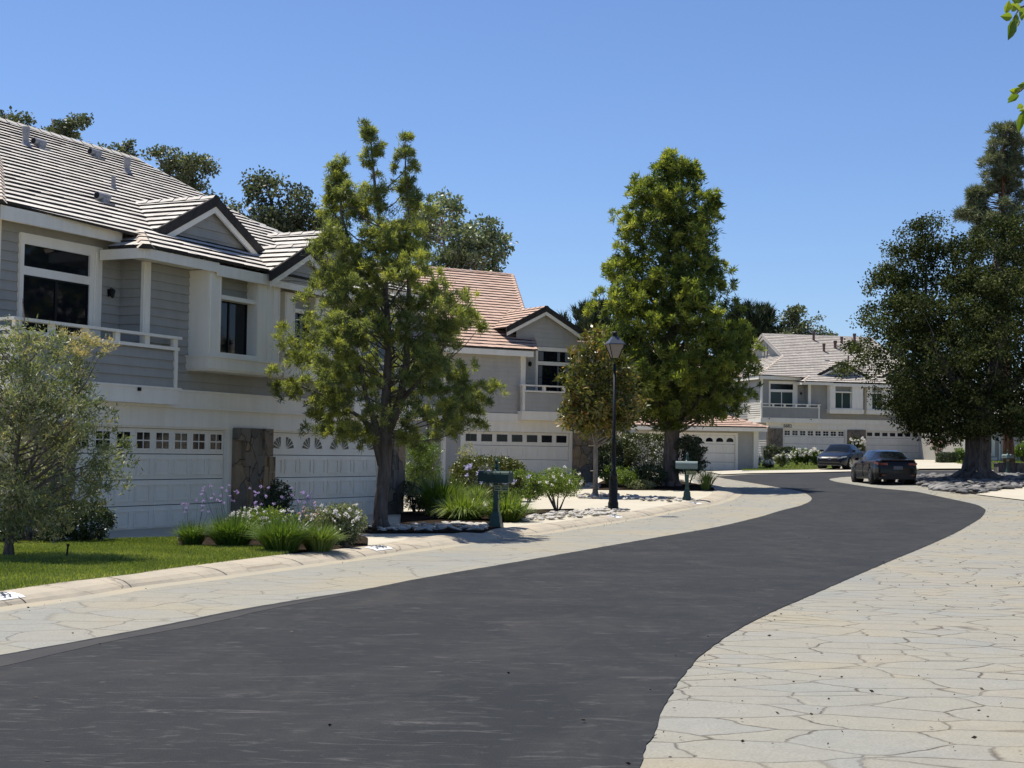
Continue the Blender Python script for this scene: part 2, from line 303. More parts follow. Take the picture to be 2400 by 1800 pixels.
left=[(0,1537),(206,1500),(400,1463),(546,1433),(698,1407),(861,1381),(1000,1354),(1250,1311),(1500,1267),(1683,1235),(1760,1217),(1827,1198),(1877,1185),(1900,1174),(1900,1164),(1877,1152),(1827,1143),(1763,1132),(1700,1122)]
right=[(2154,1115),(2004,1117),(1960,1120),(1943,1124),(1968,1131),(2040,1142),(2100,1148),(2154,1154),(2219,1168),(2284,1182),(2307,1193),(2309,1200),(2301,1212),(2282,1225),(2188,1273),(2061,1326),(1907,1393),(1817,1432),(1740,1470),(1663,1521),(1622,1560),(1589,1601),(1573,1631),(1553,1664),(1535,1717),(1512,1757),(1500,1800)]
L_=smooth_line([p.to_2d().to_3d() for p in PX(left)]); R2=smooth_line([p.to_2d().to_3d() for p in PX(right)])
tip=PX([(1677,1117),(1760,1112),(1903,1109),(2004,1107),(2154,1103.5),(2260,1103),(2420,1104),(2420,1112),(2251,1112.5)])
road=[(-11,-8),(-9,3)]+L_+tip+R2+[(.45,5),(.3,-8)]
sheet('road',dens(road,.12,.008),.008,'asphalt')
M['asphalt_edge']=noisy('worn_asphalt_edge',(.034,.033,.034),(.044,.042,.041),2.,.9,.003)
sheet('road_edge_strip',dens(smooth_line(PX([(-60,1552),(0,1541),(206,1504),(400,1467),(546,1437),(698,1411),(861,1385),(1000,1358)]))+smooth_line(PX([(940,1370),(820,1394),(620,1432),(521,1456),(300,1498),(206,1518),(0,1566),(-60,1581)])),.3,.01),.0105,'asphalt_edge')
# kerbs: gutter line and kerb-top line seen in the photo
gut=smooth_line([p.to_2d().to_3d() for p in PX([(-120,1448),(0,1425),(87,1413),(217,1395),(320,1377),(441,1362),(600,1341),(785,1316),(1000,1286),(1278,1248),(1340,1238),(1496,1214),(1584,1196),(1659,1184),(1700,1172),(1722,1160),(1718,1150),(1690,1141),(1650,1135)])])
top=smooth_line([p.to_2d().to_3d() for p in PX([(-120,1408),(0,1389),(145,1368),(320,1347),(400,1335),(679,1300),(861,1281),(1000,1260),(1278,1228),(1340,1220),(1470,1201),(1551,1187),(1623,1174),(1662,1164),(1677,1152),(1677,1148),(1672,1143),(1655,1139),(1630,1135)],.11)])
def resamp(P,n):
    d=[0]
    for a,b in zip(P,P[1:]): d.append(d[-1]+(b-a).length)
    X=np.linspace(0,d[-1],n); return [Vector((np.interp(x,d,[p.x for p in P]),np.interp(x,d,[p.y for p in P]),0)) for x in X]
def kerb(name,gut,top,label):
    n=220; g_=resamp(gut,n)
    def near(p):
        best=None
        for a,b in zip(top,top[1:]):
            ab=b-a; t=max(0,min(1,(p-a).dot(ab)/max(ab.length_squared,1e-9))); q=a+ab*t; d=(q-p).length
            if best is None or d<best[0]: best=(d,q)
        return best[1]
    tp=[near(p) for p in g_]; prof=[(-.42,.004),(-.02,.012),(0,.010),(.12,.045),(.35,.085),(.65,.105),(.95,.118),(1.12,.118),(1.2,.05)]
    mb=MB(); rows=[]
    for a,b in zip(g_,tp):
        row=[]
        for f,z in prof:
            p=a+(b-a)*f if f>=0 else a+(a-b).normalized()*(-f*.6)
            row.append((p.x,p.y,gz(p.x,p.y)+z))
        rows.append(row)
    for r1,r2 in zip(rows,rows[1:]):
        for k in range(len(prof)-1): mb.q([r1[k],r2[k],r2[k+1],r1[k+1]],1 if k==0 else 0)
    o=mb.build(name,['kerb','gutter'],smooth=True,kind='structure'); 
    return g_,tp
KG,KT=kerb('kerb',gut,top,'')
sheet('road_margin',[(p.x,p.y) for p in gut if p.y<72][:-14]+[(p.x,p.y) for p in reversed(L_[:-16])],.0035,'paver_smooth')
# kerb joints
jm=MB()
for k in range(6,214,9):
    a,b=KG[k],KT[k]; d=(KG[k+1]-KG[k]).normalized()*.008
    pr=[(0,.017),(.12,.05),(.35,.090),(.65,.110),(1.0,.122)]
    for (f,z),(f2,z2) in zip(pr,pr[1:]):
        p,q=a.lerp(b,f),a.lerp(b,f2); jm.q([(p.x-d.x,p.y-d.y,gz(p.x,p.y)+z),(p.x+d.x,p.y+d.y,gz(p.x,p.y)+z),(q.x+d.x,q.y+d.y,gz(q.x,q.y)+z2),(q.x-d.x,q.y-d.y,gz(q.x,q.y)+z2)])
jm.build('kerb_joints','tile_edge',kind='structure')
sheet('driveway',[(p.x,p.y) for p in KT]+[(8.5,72),(7,84),(-2,90),(-60,90),(-60,12),(-18,10)],.10,'concrete')
lawnP=PX([(-160,1413),(0,1387.5),(145,1367),(320,1346),(400,1334),(679,1299),(640,1283),(420,1284),(414,1262),(250,1267),(0,1272),(-200,1272)],.11)
sheet('lawn_soil',[(p.x,p.y) for p in lawnP],.115,'turf')
def lawn(name,poly,n,h,label,dz=.115,wd=.012):
    xs=[p[0] for p in poly]; ys=[p[1] for p in poly]; C=[]
    P=np.column_stack([RNG.uniform(min(xs),max(xs),n*3),RNG.uniform(min(ys),max(ys),n*3)]); ins=np.zeros(len(P),bool); j=len(poly)-1
    for i in range(len(poly)):
        xi,yi,xj,yj=xs[i],ys[i],xs[j],ys[j]; c=((yi>P[:,1])!=(yj>P[:,1]))&(P[:,0]<(xj-xi)*(P[:,1]-yi)/((yj-yi) or 1e-9)+xi); ins^=c; j=i
    P=P[ins][:n]; n=len(P); Z=np.array([gz(x,y)+dz for x,y in P]); C=np.column_stack([P,Z]); D=rdir(n)*.55; D[:,2]=1; D=unit(D)
    big=np.array([noise.noise((x*.7,y*.7,3)) for x,y in P]); L=h*RNG.uniform(.6,1.3,n)
    return npmesh(name,leaves(C,D,L,np.full(n,wd)),4,'grass',tone=.45+big*.5+RNG.normal(0,.2,n),label=label,cat='grass',kind='stuff')
lawn('lawn',lawnP,90000,.05,'short bright green lawn beside the kerb under the olive tree')
sheet('planting_bed',[(p.x,p.y) for p in PX([(418,1286),(655,1284),(690,1299),(861,1280.5),(862,1262),(800,1240),(640,1240),(416,1262)],.11)],.125,'soil')
sheet('stone_bed_soil',[(p.x,p.y) for p in PX([(845,1250),(1130,1249),(1175,1236),(1150,1222),(1060,1230),(860,1236)],.11)],.12,'soil')
sheet('garden_bed',[(p.x,p.y) for p in PX([(938,1228),(1020,1230),(1215,1223),(1225,1214),(1290,1203),(1350,1197),(1345,1193),(1280,1194),(1215,1200),(1190,1196),(1060,1196),(940,1200)],.11)],.122,'soil')
sheet('hedge_bed',[(p.x,p.y) for p in PX([(1050,1165),(1238,1165),(1232,1152),(1050,1152)],.11)],.122,'soil')
sheet('street_tree_bed',[(p.x,p.y) for p in PX([(1400,1148),(1676,1150),(1672,1143),(1655,1139),(1600,1128),(1420,1124),(1390,1138)],.11)],.122,'soil')
# far side
sheet('far_pavement',[(p.x,p.y) for p in PX([(1655,1107),(1740,1104),(1904,1101),(2154,1099),(2154,1103),(2004,1106.5),(1903,1109),(1760,1111),(1690,1114)])]
      ,.05,'concrete')
sheet('far_driveway',[(p.x,p.y) for p in PX([(1985,1101.5),(2100,1080),(2209,1082),(2262,1092),(2262,1102),(2154,1102.6)])],.10,'concrete')
FL=PX([(1740,1103),(1904,1100),(1960,1096),(1985,1083),(1850,1080),(1740,1082)],.06); sheet('far_lawn_soil',[(p.x,p.y) for p in FL],.06,'turf'); lawn('far_lawn',FL,9000,.08,'strip of grass behind the parked blue car',.06,.03)
FR=PX([(2209,1082),(2262,1092),(2330,1099),(2440,1101),(2440,1078),(2200,1078)],.06); sheet('side_lawn_soil',[(p.x,p.y) for p in FR],.06,'turf'); lawn('side_lawn',FR,9000,.08,'lawn seen behind the big oak trunk',.06,.03)
sheet('right_driveway',[(p.x,p.y) for p in PX([(2287,1160),(2400,1142),(2600,1120),(2700,1180),(2420,1176)])],.03,'concrete')
sheet('oak_bed',[(p.x,p.y) for p in PX([(2154,1116),(2212,1131-14),(2500,1112),(2500,1130),(2393,1143),(2287,1159),(2203,1150),(2154,1136),(2100,1128)])],.03,'soil')
# ------------------------------------------------------------------ house building kit (local x along the front, y inward, z up)
def siding(mb,x0,x1,z0,z1,y,step=.18,xf=None,side=None):
    """lap siding facing -y (or -x / +x when side is given; then x0,x1 run along y and y is the x of the wall)"""
    z=z0
    while z<z1-.005:
        zt=min(z+step,z1); a0,a1=(x0,x1) if xf is None else xf(z); b0,b1=(x0,x1) if xf is None else xf(zt)
        if a1>a0:
            if b1<b0: b0=b1=(b0+b1)/2
            o,i=.032,.004
            if side is None:
                mb.q([(a0,y-o,z),(a1,y-o,z),(b1,y-i,zt),(b0,y-i,zt)]); mb.q([(a0,y,z),(a1,y,z),(a1,y-o,z),(a0,y-o,z)])
            else:
                s=side; mb.q([(y+s*o,a0,z),(y+s*o,a1,z),(y+s*i,b1,zt),(y+s*i,b0,zt)]); mb.q([(y,a0,z),(y,a1,z),(y+s*o,a1,z),(y+s*o,a0,z)])
        z=zt
def tiles(mb,P0,es,et,smin,smax,tmax,t0=0.,expo=.325,wd=.33,th=.056,m0=0,m1=1):
    P0,es,et=Vector(P0),Vector(es).normalized(),Vector(et).normalized(); Nn=es.cross(et)
    if Nn.z<0: Nn=-Nn
    k=0; t=t0
    while t<tmax-.03:
        tb=min(t+expo+.05,tmax); tc=min(t+expo,tmax); a0,a1=smin(t),smax(t); b0,b1=smin(tc),smax(tc)
        lo,hi=min(a0,b0),max(a1,b1)
        if a1-a0>.02:
            n=max(1,int(round((hi-lo)/wd))); off=(k%2)*.5; row=random.uniform(-.004,.004)
            xs=[lo+(hi-lo)*max(0,min(1,(i+off-.5*(off>0)*0)/n)) for i in range(-1,n+1)]; xs=sorted(set([lo]+[x for x in xs if lo<x<hi]+[hi]))
            for p,q in zip(xs,xs[1:]):
                pa,qa=max(p,a0),min(q,a1); pb,qb=max(p,b0),min(q,b1)
                if qa-pa<.004 and qb-pb<.004: continue
                if qa<pa: pa=qa=min(max((pa+qa)/2,a0),a1)
                if qb<pb: pb=qb=min(max((pb+qb)/2,b0),b1)
                h=th+row+random.uniform(-.005,.005); g=.003
                A=P0+es*(pa+g)+et*t+Nn*h; B=P0+es*(qa-g)+et*t+Nn*h; Cc=P0+es*(qb-g)+et*tb+Nn*.012; D=P0+es*(pb+g)+et*tb+Nn*.012
                mb.q([A,B,Cc,D],m0); A2=A-Nn*(h+.01); B2=B-Nn*(h+.01); mb.q([A2,B2,B,A],m1)
                mb.q([A2,A,D,D-Nn*.02],m1); mb.q([B,B2,Cc-Nn*.02,Cc],m1)
        t+=expo; k+=1
    return mb
def caps(mb,A,B,wd=.13,hgt=.07,ln=.38,mi=0,me=1,lift=.05):
    A,B=Vector(A),Vector(B); d=(B-A); n=max(1,int(d.length/ln)); d.normalize(); s=d.cross(Vector((0,0,1))).normalized(); u=s.cross(d).normalized()
    for k in range(n):
        L=(B-A).length/n; p=A+d*L*k+u*(lift+.018); q=A+d*(L*(k+1)+.04)+u*(lift-.004)
        if (B-A).z<0: p,q=A+d*(L*k)+u*(lift-.004),A+d*(L*(k+1)+.04)+u*(lift+.018)
        a=[p-s*wd-u*hgt,p-s*wd*.45,p+s*wd*.45,p+s*wd-u*hgt]; b=[q-s*wd-u*hgt,q-s*wd*.45,q+s*wd*.45,q+s*wd-u*hgt]
        for i in range(3): mb.q([a[i],a[i+1],b[i+1],b[i]],mi)
        mb.q(a,me); mb.q(b[::-1],me)
def rake(mb,A,B,y,wd=.2,th=.05,mi=0,drop=0.):     # tile rake edge / barge board: slab of height wd under line A-B in the plane y
    (x0,z0),(x1,z1)=A,B; mb.prism([(x0,z0-drop),(x1,z1-drop),(x1,z1-drop-wd),(x0,z0-drop-wd)],'y',y,y+th,mi)
def gable(par,tm,xc,half,yf,zf,pitch=.5,ylen=4.,wallz=None,base=None,barge=.15,wall_y=.14,wname='gable_wall'):
    zp=zf+half*pitch; cs=1/math.hypot(1,pitch); ln=half/cs
    mb=MB()
    for s in (-1,1):
        tiles(mb,(xc+s*half,yf,zf),(0,1,0),(-s*1,0,pitch),lambda t:0.,lambda t:max(0.15,(t*cs*pitch+zf-(base(yf) if base else zf))/pitch+0.25) if base else ylen,ln)
        A=(xc+s*(half+.03),zf+.055-.015); B=(xc,zp+.06)
        rake(mb,A,B,yf-.045,.23,.06,1)
    caps(mb,(xc,yf-.04,zp),(xc,yf+(zp-zf)/pitch*.98+.2 if base else yf+ylen,zp),.14,.07,.36)
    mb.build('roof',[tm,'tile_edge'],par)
    bb=MB()
    for s in (-1,1): rake(bb,(xc+s*(half-.02),zf-.165),(xc,zp-.155),yf-.02,barge,.05)
    bb.build('barge_board','white',par)
    wz=wallz if wallz is not None else zf-.05; wb=MB(); xh=lambda z:max(0,(zp-.1-z)/pitch)
    siding(wb,0,0,wz,zp-.12,yf+wall_y,.2,lambda z:(xc-min(xh(z),half-.12),xc+min(xh(z),half-.12)))
    wb.build(wname,'siding',par)
def window(par,x0,x1,z0,z1,y,fr=.1,trim='white',glass='glass',bars=(),name='window',depth=.07,hb=(),fm='white',fw=.035,sub=True):
    f=MB(); f.box(x0-fr,x0,y-depth,y+.02,z0-fr,z1+fr); f.box(x1,x1+fr,y-depth,y+.02,z0-fr,z1+fr); f.box(x0,x1,y-depth,y+.02,z1,z1+fr); f.box(x0,x1,y-depth-.02,y+.02,z0-fr,z0)
    for b in bars: f.box(b-fw/2,b+fw/2,y-.035,y+.012,z0,z1,1)
    for b in hb: f.box(x0,x1,y-.033,y+.012,b-fw/2,b+fw/2,1)
    o=f.build(name,[trim,fm],par); g_=MB(); g_.q([(x0,y-.012,z0),(x1,y-.012,z0),(x1,y-.012,z1),(x0,y-.012,z1)]); g_.build('pane',glass,o); return o
def garage_door(par,x0,x1,y,style,z0=.04,z1=2.12,n=8,mt='cream'):
    d=MB(); W=x1-x0; rows=4; rh=(z1-z0)/rows; pw=W/n
    d.box(x0,x1,y,y+.05,z0,z1,1)  # dark backing paints the shadow lines between door panels
    for r in range(rows):
        za,zb=z0+r*rh+.008,z0+(r+1)*rh-.008; d.box(x0+.012,x1-.012,y-.02,y-.001,za,zb)
        if r<3:
            for k in range(n):
                a,b=x0+k*pw+.07,x0+(k+1)*pw-.07
                for q in ((a,b,za+.085,za+.107),(a,b,zb-.107,zb-.085),(a,a+.02,za+.107,zb-.107),(b-.02,b,za+.107,zb-.107)): d.box(q[0],q[1],y-.044,y-.019,q[2],q[3])
                d.box(a+.06,b-.06,y-.030,y-.019,za+.15,zb-.15)
    o=d.build('garage_door',[mt,'dark'],par)
    za,zb=z0+3*rh+.13,z1-.11
    for k in range(n):
        g_=MB(); fr=g_
        a,b=x0+k*pw+.10,x0+(k+1)*pw-.10; yy=y-.026; c=(a+b)/2
        if style=='square':
            g_.q([(a,yy,za-.02),(b,yy,za-.02),(b,yy,zb+.02),(a,yy,zb+.02)]); fr.box(c-.012,c+.012,y-.036,y-.027,za-.02,zb+.02,1); m_=(za+zb)/2; fr.box(a,b,y-.035,y-.0265,m_-.012,m_+.012,1)
            for q in ((a-.03,a,za-.05,zb+.05),(b,b+.03,za-.05,zb+.05)): fr.box(q[0],q[1],y-.038,y-.019,q[2],q[3],1)
            fr.box(a,b,y-.038,y-.019,zb+.02,zb+.05,1); fr.box(a,b,y-.038,y-.019,za-.05,za-.02,1)
        elif style=='plain':
            g_.q([(a,yy,za+.02),(b,yy,za+.02),(b,yy,zb),(a,yy,zb)])
            for q in ((a-.025,a,za-.01,zb+.03),(b,b+.025,za-.01,zb+.03)): fr.box(q[0],q[1],y-.034,y-.019,q[2],q[3],1)
            fr.box(a,b,y-.034,y-.019,zb,zb+.03,1); fr.box(a,b,y-.034,y-.019,za-.01,za+.02,1)
        elif style=='arch':
            r=(b-a)/2; pts=[(a,yy,za),(b,yy,za)]+[(c+r*math.cos(t),yy,za+.07+.17*math.sin(t)) for t in np.linspace(0,math.pi,9)]; g_.q(pts)
        else:            # sunburst quadrant, two panels make one fan
            s=1 if k%2==0 else -1; ox=b if s==1 else a; r=.34; oz=za
            for j in range(4):
                t0=j*math.pi/8+.06; t1=(j+1)*math.pi/8-.03; pts=[(ox-s*.05*math.cos((t0+t1)/2),yy,oz+.05*math.sin((t0+t1)/2)+.01)]
                for t in np.linspace(t0,t1,4): pts.append((ox-s*r*math.cos(t),yy,oz+.02+r*.80*math.sin(t)))
                g_.q(pts)
        g_.build('window',['glass',mt],o)
    return o
def wall_lamp(par,x,y,z):
    m_=MB(); m_.box(x-.035,x+.035,y-.03,y,z-.05,z+.09); m_.tube([(x,y-.02,z+.06),(x,y-.07,z+.12),(x,y-.11,z+.10)],[.01]*3,6); m_.lathe([(.02,.10),(.055,.08),(.06,.05),(.035,-.07),(.008,-.09)],(x,y-.11,z),8); m_.build('wall_lamp','black',par)
def pipe(par,x,y,z,h,r,m_,kind):
    mb=MB()
    if kind=='pipe': mb.lathe([(r*2.6,-.12),(r*2.3,0),(r*1.25,.16),(r,.18),(r,h-.2),(r*1.25,h-.2),(r*1.25,h)],(x,y,z),12)
    else:      # hooded roof vent
        mb.box(x-.17,x+.2,y-.16,y+.16,z-.1,z+.03); mb.box(x-.09,x+.1,y-.09,y+.09,z-.05,z+.15); mb.tube([(x-.2,y,z+.17),(x+.16,y,z+.17)],[.085,.085],10); mb.tube([(x-.205,y,z+.17),(x-.2,y,z+.17)],[.07,.07],10,1)
    mb.build('vent_pipe' if kind=='pipe' else 'roof_vent',[m_,'dark'],par)
def balcony(par,x0,x1,m,slat=False,y0=-.28,y1=.6,sd='siding'):
    # m mirrors x
    X=lambda a,b:(min(m(a),m(b)),max(m(a),m(b)))
    o=MB(); a,b=X(x0,x1); o.box(a-.04,b+.04,y0-.03,y1,2.60,2.90); o.box(a-.04,b+.10,y0-.05,y1,2.90,2.945); 
    bo=o.build('balcony','white',par)
    w_=MB(); siding(w_,a+.1,b-.1,2.95,3.70,y0+.03,.18); w_.box(a+.1,b-.1,y0+.03,y0+.09,2.95,3.70); w_.build('balustrade_panel',sd,bo)
    r=MB(); r.box(a-.03,b+.03,y0-.03,y0+.10,3.70,3.765); r.box(a-.08,b+.08,y0-.05,y0+.12,3.93,3.985)
    n=int((b-a)/1.12)+1
    for k in range(n+1):
        c=a+.07+(b-a-.14)*k/n; r.box(c-.07,c+.07,y0-.0,y0+.07,3.765,3.93)
    for c in (a+.05,b-.05): r.box(c-.05,c+.05,y0-.015,y0+.1,2.945,3.70)
    e=m(x0); s=1 if e==a else -1       # outer end
    r.box(e-.03 if s==1 else e-.06,e+.06 if s==1 else e+.03,y0+.12,y1+1.5,3.93,3.98)
    if slat:
        for k in range(6): z=2.98+k*.155; r.box(e-.01,e+.03,y0+.1,y1+1.5,z,z+.085)
        r.box(e-.02,e+.05,y1+1.42,y1+1.5,2.9,3.93)
        r.box(e,e+.3,y1,y1+1.5,2.6,2.9)
    r.build('railing','white',bo)
    return bo
def duplex(name,loc,rz,label,opt):
    h=empty(name,loc,rz,label,'house'); ident=lambda x:x; mir=lambda x:10.26-x; sd='siding'; tm=opt['tile']
    # core masses
    c=MB(); c.box(-2.25,12.0,.16,14.6,-.3,2.9); c.box(.87,9.39,.03,14.6,2.9,5.45); c.box(-2.6,12.86,.63,14.6,2.9,5.85); c.build('wall',sd,h)
    # white ground-floor facade
    f=MB(); f.box(-2.4,12.0,-.02,.16,2.16,2.60); f.box(-2.42,12.02,-.10,.16,2.545,2.60); f.box(-2.42,12.02,-.05,.03,2.60,2.89); f.box(-2.45,12.05,-.075,.03,2.89,2.935)
    for a,b in ((-1.22,-1.1),(3.8,3.95),(5.4,5.5),(10.5,10.62)): f.box(a,b,-.01,.16,-.2,2.16)
    f.box(-1.1,3.8,.02,.16,2.12,2.16); f.box(5.5,10.5,.02,.16,2.12,2.16)
    f.build('facade_trim','white',h)
    for a,b in ((-2.4,-1.22),(3.95,5.4),(10.62,11.62)):
        st=MB(); k=a
        while k<b-.01:      # irregular upright slabs of stone
            e=min(b,k+random.uniform(.2,.42)); e=b if b-e<.14 else e; z=-.2
            while z<2.18:
                z1=min(2.19,z+random.uniform(.3,.85)); z1=2.19 if 2.19-z1<.2 else z1; j=random.uniform(-.045,.03); sk=[random.uniform(-.02,.02) for _ in range(4)]
                i0=len(st.v); st.box(k+.003,e-.003,-.13+j,.16,z+.003,z1-.003)
                for q_ in (0,1,4,5): v_=st.v[i0+q_]; st.v[i0+q_]=(v_[0],v_[1]+sk[q_%4],v_[2])
                z=z1
            k=e
        st.build('stone_veneer','stone',h)
    garage_door(h,-1.1,3.8,.12,opt['d1']); garage_door(h,5.5,10.5,.12,opt['d2'])
    # first floor front
    s=MB(); siding(s,1.01,9.25,2.94,5.44,.03); siding(s,-2.55,-2.03,2.94,5.8,.63); siding(s,.22,.87,2.94,5.8,.63); siding(s,-2.03,.22,5.66,5.8,.63)
    siding(s,mir(.22),mir(-2.55) if False else mir(.22),2.94,5.8,.63) if False else None
    siding(s,9.39,10.04,2.94,5.8,.63); siding(s,12.29,12.81,2.94,5.8,.63); siding(s,10.04,12.29,5.66,5.8,.63)
    siding(s,.03,.63,2.94,5.6,.87,side=-1); siding(s,.03,.63,2.94,5.6,9.39,side=1)
    siding(s,.63,14.5,2.94,5.85,-2.6,side=-1); siding(s,.63,14.5,2.94,5.85,12.86,side=1); siding(s,.2,14.5,.0,2.9,-2.25,side=-1); siding(s,.2,14.5,0,2.9,12.0,side=1)
    s.build('siding',sd,h)
    for m in (ident,mir):
        for grp in (((.86,1.02,-.02,.05,2.94,5.45),(.825,.87,.0,.07,2.94,5.45)),((-2.63,-2.52,.57,.64,2.94,5.82),(-2.63,-2.6,.64,.75,2.94,5.82))):
            t=MB()
            for a,b,y0,y1,z0,z1 in grp: A=sorted((m(a),m(b))); t.box(A[0],A[1],y0,y1,z0,z1)
            t.build('corner_trim','white',h)
    # tall sliding windows of both recesses
    for m in (ident,mir):
        A=sorted((m(-1.93),m(-.12))); o=MB(); o.box(A[0]-.1,A[1]+.1,.56,.62,5.46,5.66); o.box(A[0],A[1],.57,.62,4.89,5.05); o.box(A[0]-.1,A[0],.56,.62,2.94,5.46); o.box(A[1],A[1]+.1,.56,.62,2.94,5.46)
        e=m(-.02); ee=sorted((e,m(.22))); o.box(ee[0],ee[1],.545,.62,2.94,5.66); o.box(sorted((m(.04),m(.08)))[0],sorted((m(.04),m(.08)))[1],.53,.55,2.94,5.55)
        fr=o.build('window','white',h); gg=MB(); gg.box(A[0],A[1],.605,.62,5.05,5.46); gg.build('transom_pane',opt.get('tr','glass'),fr)
        gd=MB(); gd.box(A[0],A[1],.605,.62,2.94,4.89); gd.build('door_pane',opt.get('dg','glass'),fr)
        bar=MB(); c0=(A[0]+A[1])/2; 
        for a,b in ((c0-.03,c0+.03),(A[0],A[0]+.035),(A[1]-.035,A[1])): bar.box(a,b,.585,.606,2.94,4.86)
        bar.box(A[0],A[1],.585,.606,4.86,4.89); bar.build('sliding_frame',opt.get('fm','black'),fr)
    wall_lamp(h,.5,.62,4.78); wall_lamp(h,mir(.5),.62,4.78)
    balcony(h,-3.02,1.6,ident,True); balcony(h,-3.02,1.6,mir)
    # bay window boxes
    def bay(x0,x1,yf,name='bay_window',zt=5.44):
        b=MB(); gx0,gx1=x0+.42,x1-.88
        b.box(x0,gx0,yf,.03,3.64,zt); b.box(gx1,x1,yf,.03,3.64,zt); b.box(gx0,gx1,yf,.03,3.64,3.75); b.box(gx0,gx1,yf+.05,-.20,4.88,4.97)
        b.box(x0-.06,x1+.05,yf-.06,.03,3.38,3.62); b.box(x0-.09,x1+.08,yf-.09,.03,3.62,3.66); b.box(x0-.03,x1+.02,yf-.03,.03,3.34,3.38)
        for gx in (x0+.05,gx0-.04,gx1+.03,gx1+.38,gx1+.6,x1-.05): b.box(gx-.012,gx+.012,yf-.012,yf,3.70,zt)
        o=b.build(name,'white',h); g_=MB(); g_.box(gx0,gx1,-.21,-.19,3.75,4.88); g_.build('pane',opt.get('bg','glass'),o)
        ms=MB(); c_=(gx0+gx1)/2; ms.box(c_-.02,c_+.02,-.232,-.205,3.75,4.88); ms.box(gx0,gx0+.03,-.232,-.205,3.75,4.88); ms.box(gx1-.03,gx1,-.232,-.205,3.75,4.88); ms.build('sash',opt.get('fm','black'),o)
        q=MB(); siding(q,gx0,gx1,4.97,zt,-.2,.18); q.box(gx0,gx1,-.2,-.15,4.97,zt); q.build('infill_panel',sd,o); return o
    bay(2.33,4.97,-.5); bay(5.35,7.5,-.38,zt=5.3)
    # eaves and fascia
    e=MB(); e.box(-2.95,.4,.22,.27,5.76,6.01); e.box(mir(.4),mir(-2.95),.22,.27,5.76,6.01)
    e.box(-2.9,.9,.27,.7,5.83,5.86); e.box(mir(.9),mir(-2.9),.27,.7,5.83,5.86)
    e.box(-2.97,-2.92,.22,13.8,5.76,6.01); e.box(mir(-2.92),mir(-2.97),.22,13.8,5.76,6.01)
    e.box(.08,2.55,-.58,-.53,5.40,5.60); e.box(2.5,7.4,-.60,-.55,5.33,5.56); e.box(7.4,10.18,-.58,-.53,5.40,5.60)
    e.box(.08,.13,-.53,.5,5.40,5.60); e.box(10.13,10.18,-.53,.5,5.40,5.60); e.box(.13,10.13,-.53,.05,5.46,5.49)
    e.build('fascia','white',h)
    # main roof, front slope
    PT=.5; cs=1/math.hypot(1,PT); T=lambda y:(y+.62)/cs
    def smin(t):
        y=t*cs-.62
        if y<.24: return .08+(y+.62)
        if y<3.5: return -2.98+(y-.22)
        return .45
    smax=lambda t:10.26-smin(t)
    r=MB(); tiles(r,(0,-.62,5.62),(1,0,0),(0,1,PT),smin,smax,T(7.55))
    # recess eave course hanging over the wall: skirts at both ends
    for m,s in ((ident,1),(mir,-1)):
        tiles(r,(m(-2.99),.22,6.04),(0,1,0),(s,0,PT),lambda t:t*cs,lambda t:13.4-0*t,3.44/cs)
        tiles(r,(m(.08),-.62,5.62),(0,1,0),(s,0,PT),lambda t:t*cs,lambda t:max(t*cs+.01,.92),.9/cs)
        caps(r,(m(.05),-.66,5.60),(m(1.0),.30,6.08),.17,.10,.33,2 if s==1 else 0); caps(r,(m(-3.0),.2,6.03),(m(.45),3.62,7.74),.15,.08,.34,2 if s==1 else 0)
        rk=MB()
        rk.prism([(3.5,7.73),(7.55,9.76),(7.55,9.55),(3.5,7.52)],'x',m(.45)-.03,m(.45)+.03); rk.prism([(11.6,7.73),(7.55,9.76),(7.55,9.55),(11.6,7.52)],'x',m(.45)-.03,m(.45)+.03); rk.build('rake_tiles',tm,h)
        rb=MB(); x_=m(.56); rb.prism([(3.4,7.47),(7.55,9.55),(7.55,9.33),(3.4,7.25)],'x',x_-.03,x_+.03); rb.prism([(11.7,7.47),(7.55,9.55),(7.55,9.33),(11.7,7.25)],'x',x_-.03,x_+.03); rb.build('rake_board','white',h)
        gw=MB(); xf=lambda z:(7.55-max(0,(9.6-z)/.5),7.55+max(0,(9.6-z)/.5)); siding(gw,0,0,7.4,9.58,m(.72),.2,xf,side=-s); gw.build('gable_wall',sd,h)
        vt=MB(); x_=m(.69)
        for y_ in (7.2,7.75): vt.box(min(x_,x_-s*.05),max(x_,x_-s*.05),y_-.17,y_+.17,8.0,8.85)
        vt.build('attic_vent',sd,h)
    caps(r,(.42,7.55,9.70),(9.84,7.55,9.70),.17,.09,.38)
    # back slope
    r.q([(-3,15.1,5.93),(13.2,15.1,5.93),(9.83,11.6,7.7),(.45,11.6,7.7)],0); r.q([(.45,7.55,9.71),(9.83,7.55,9.71),(9.83,11.62,7.68),(.45,11.62,7.68)],0)
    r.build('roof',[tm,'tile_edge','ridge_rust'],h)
    mb_=lambda y:5.62+.5*(y+.62)
    gable(h,tm,3.75,1.98,.44,6.22,base=mb_,wallz=6.12); gable(h,tm,9.0,1.98,.44,6.22,base=mb_,wallz=6.12)
    if opt.get('mid',True):
        gable(h,tm,5.85,1.56,-.68,5.60,base=mb_,wallz=5.56,wall_y=.1); q=MB(); q.box(4.4,7.3,-.60,-.5,5.47,5.60); q.build('gable_trim','white',h)
    for p in opt['pipes']: pipe(h,*p)
    return h
A0=gp(258,1245,.1); ANG=math.atan2(.90947,.41576)
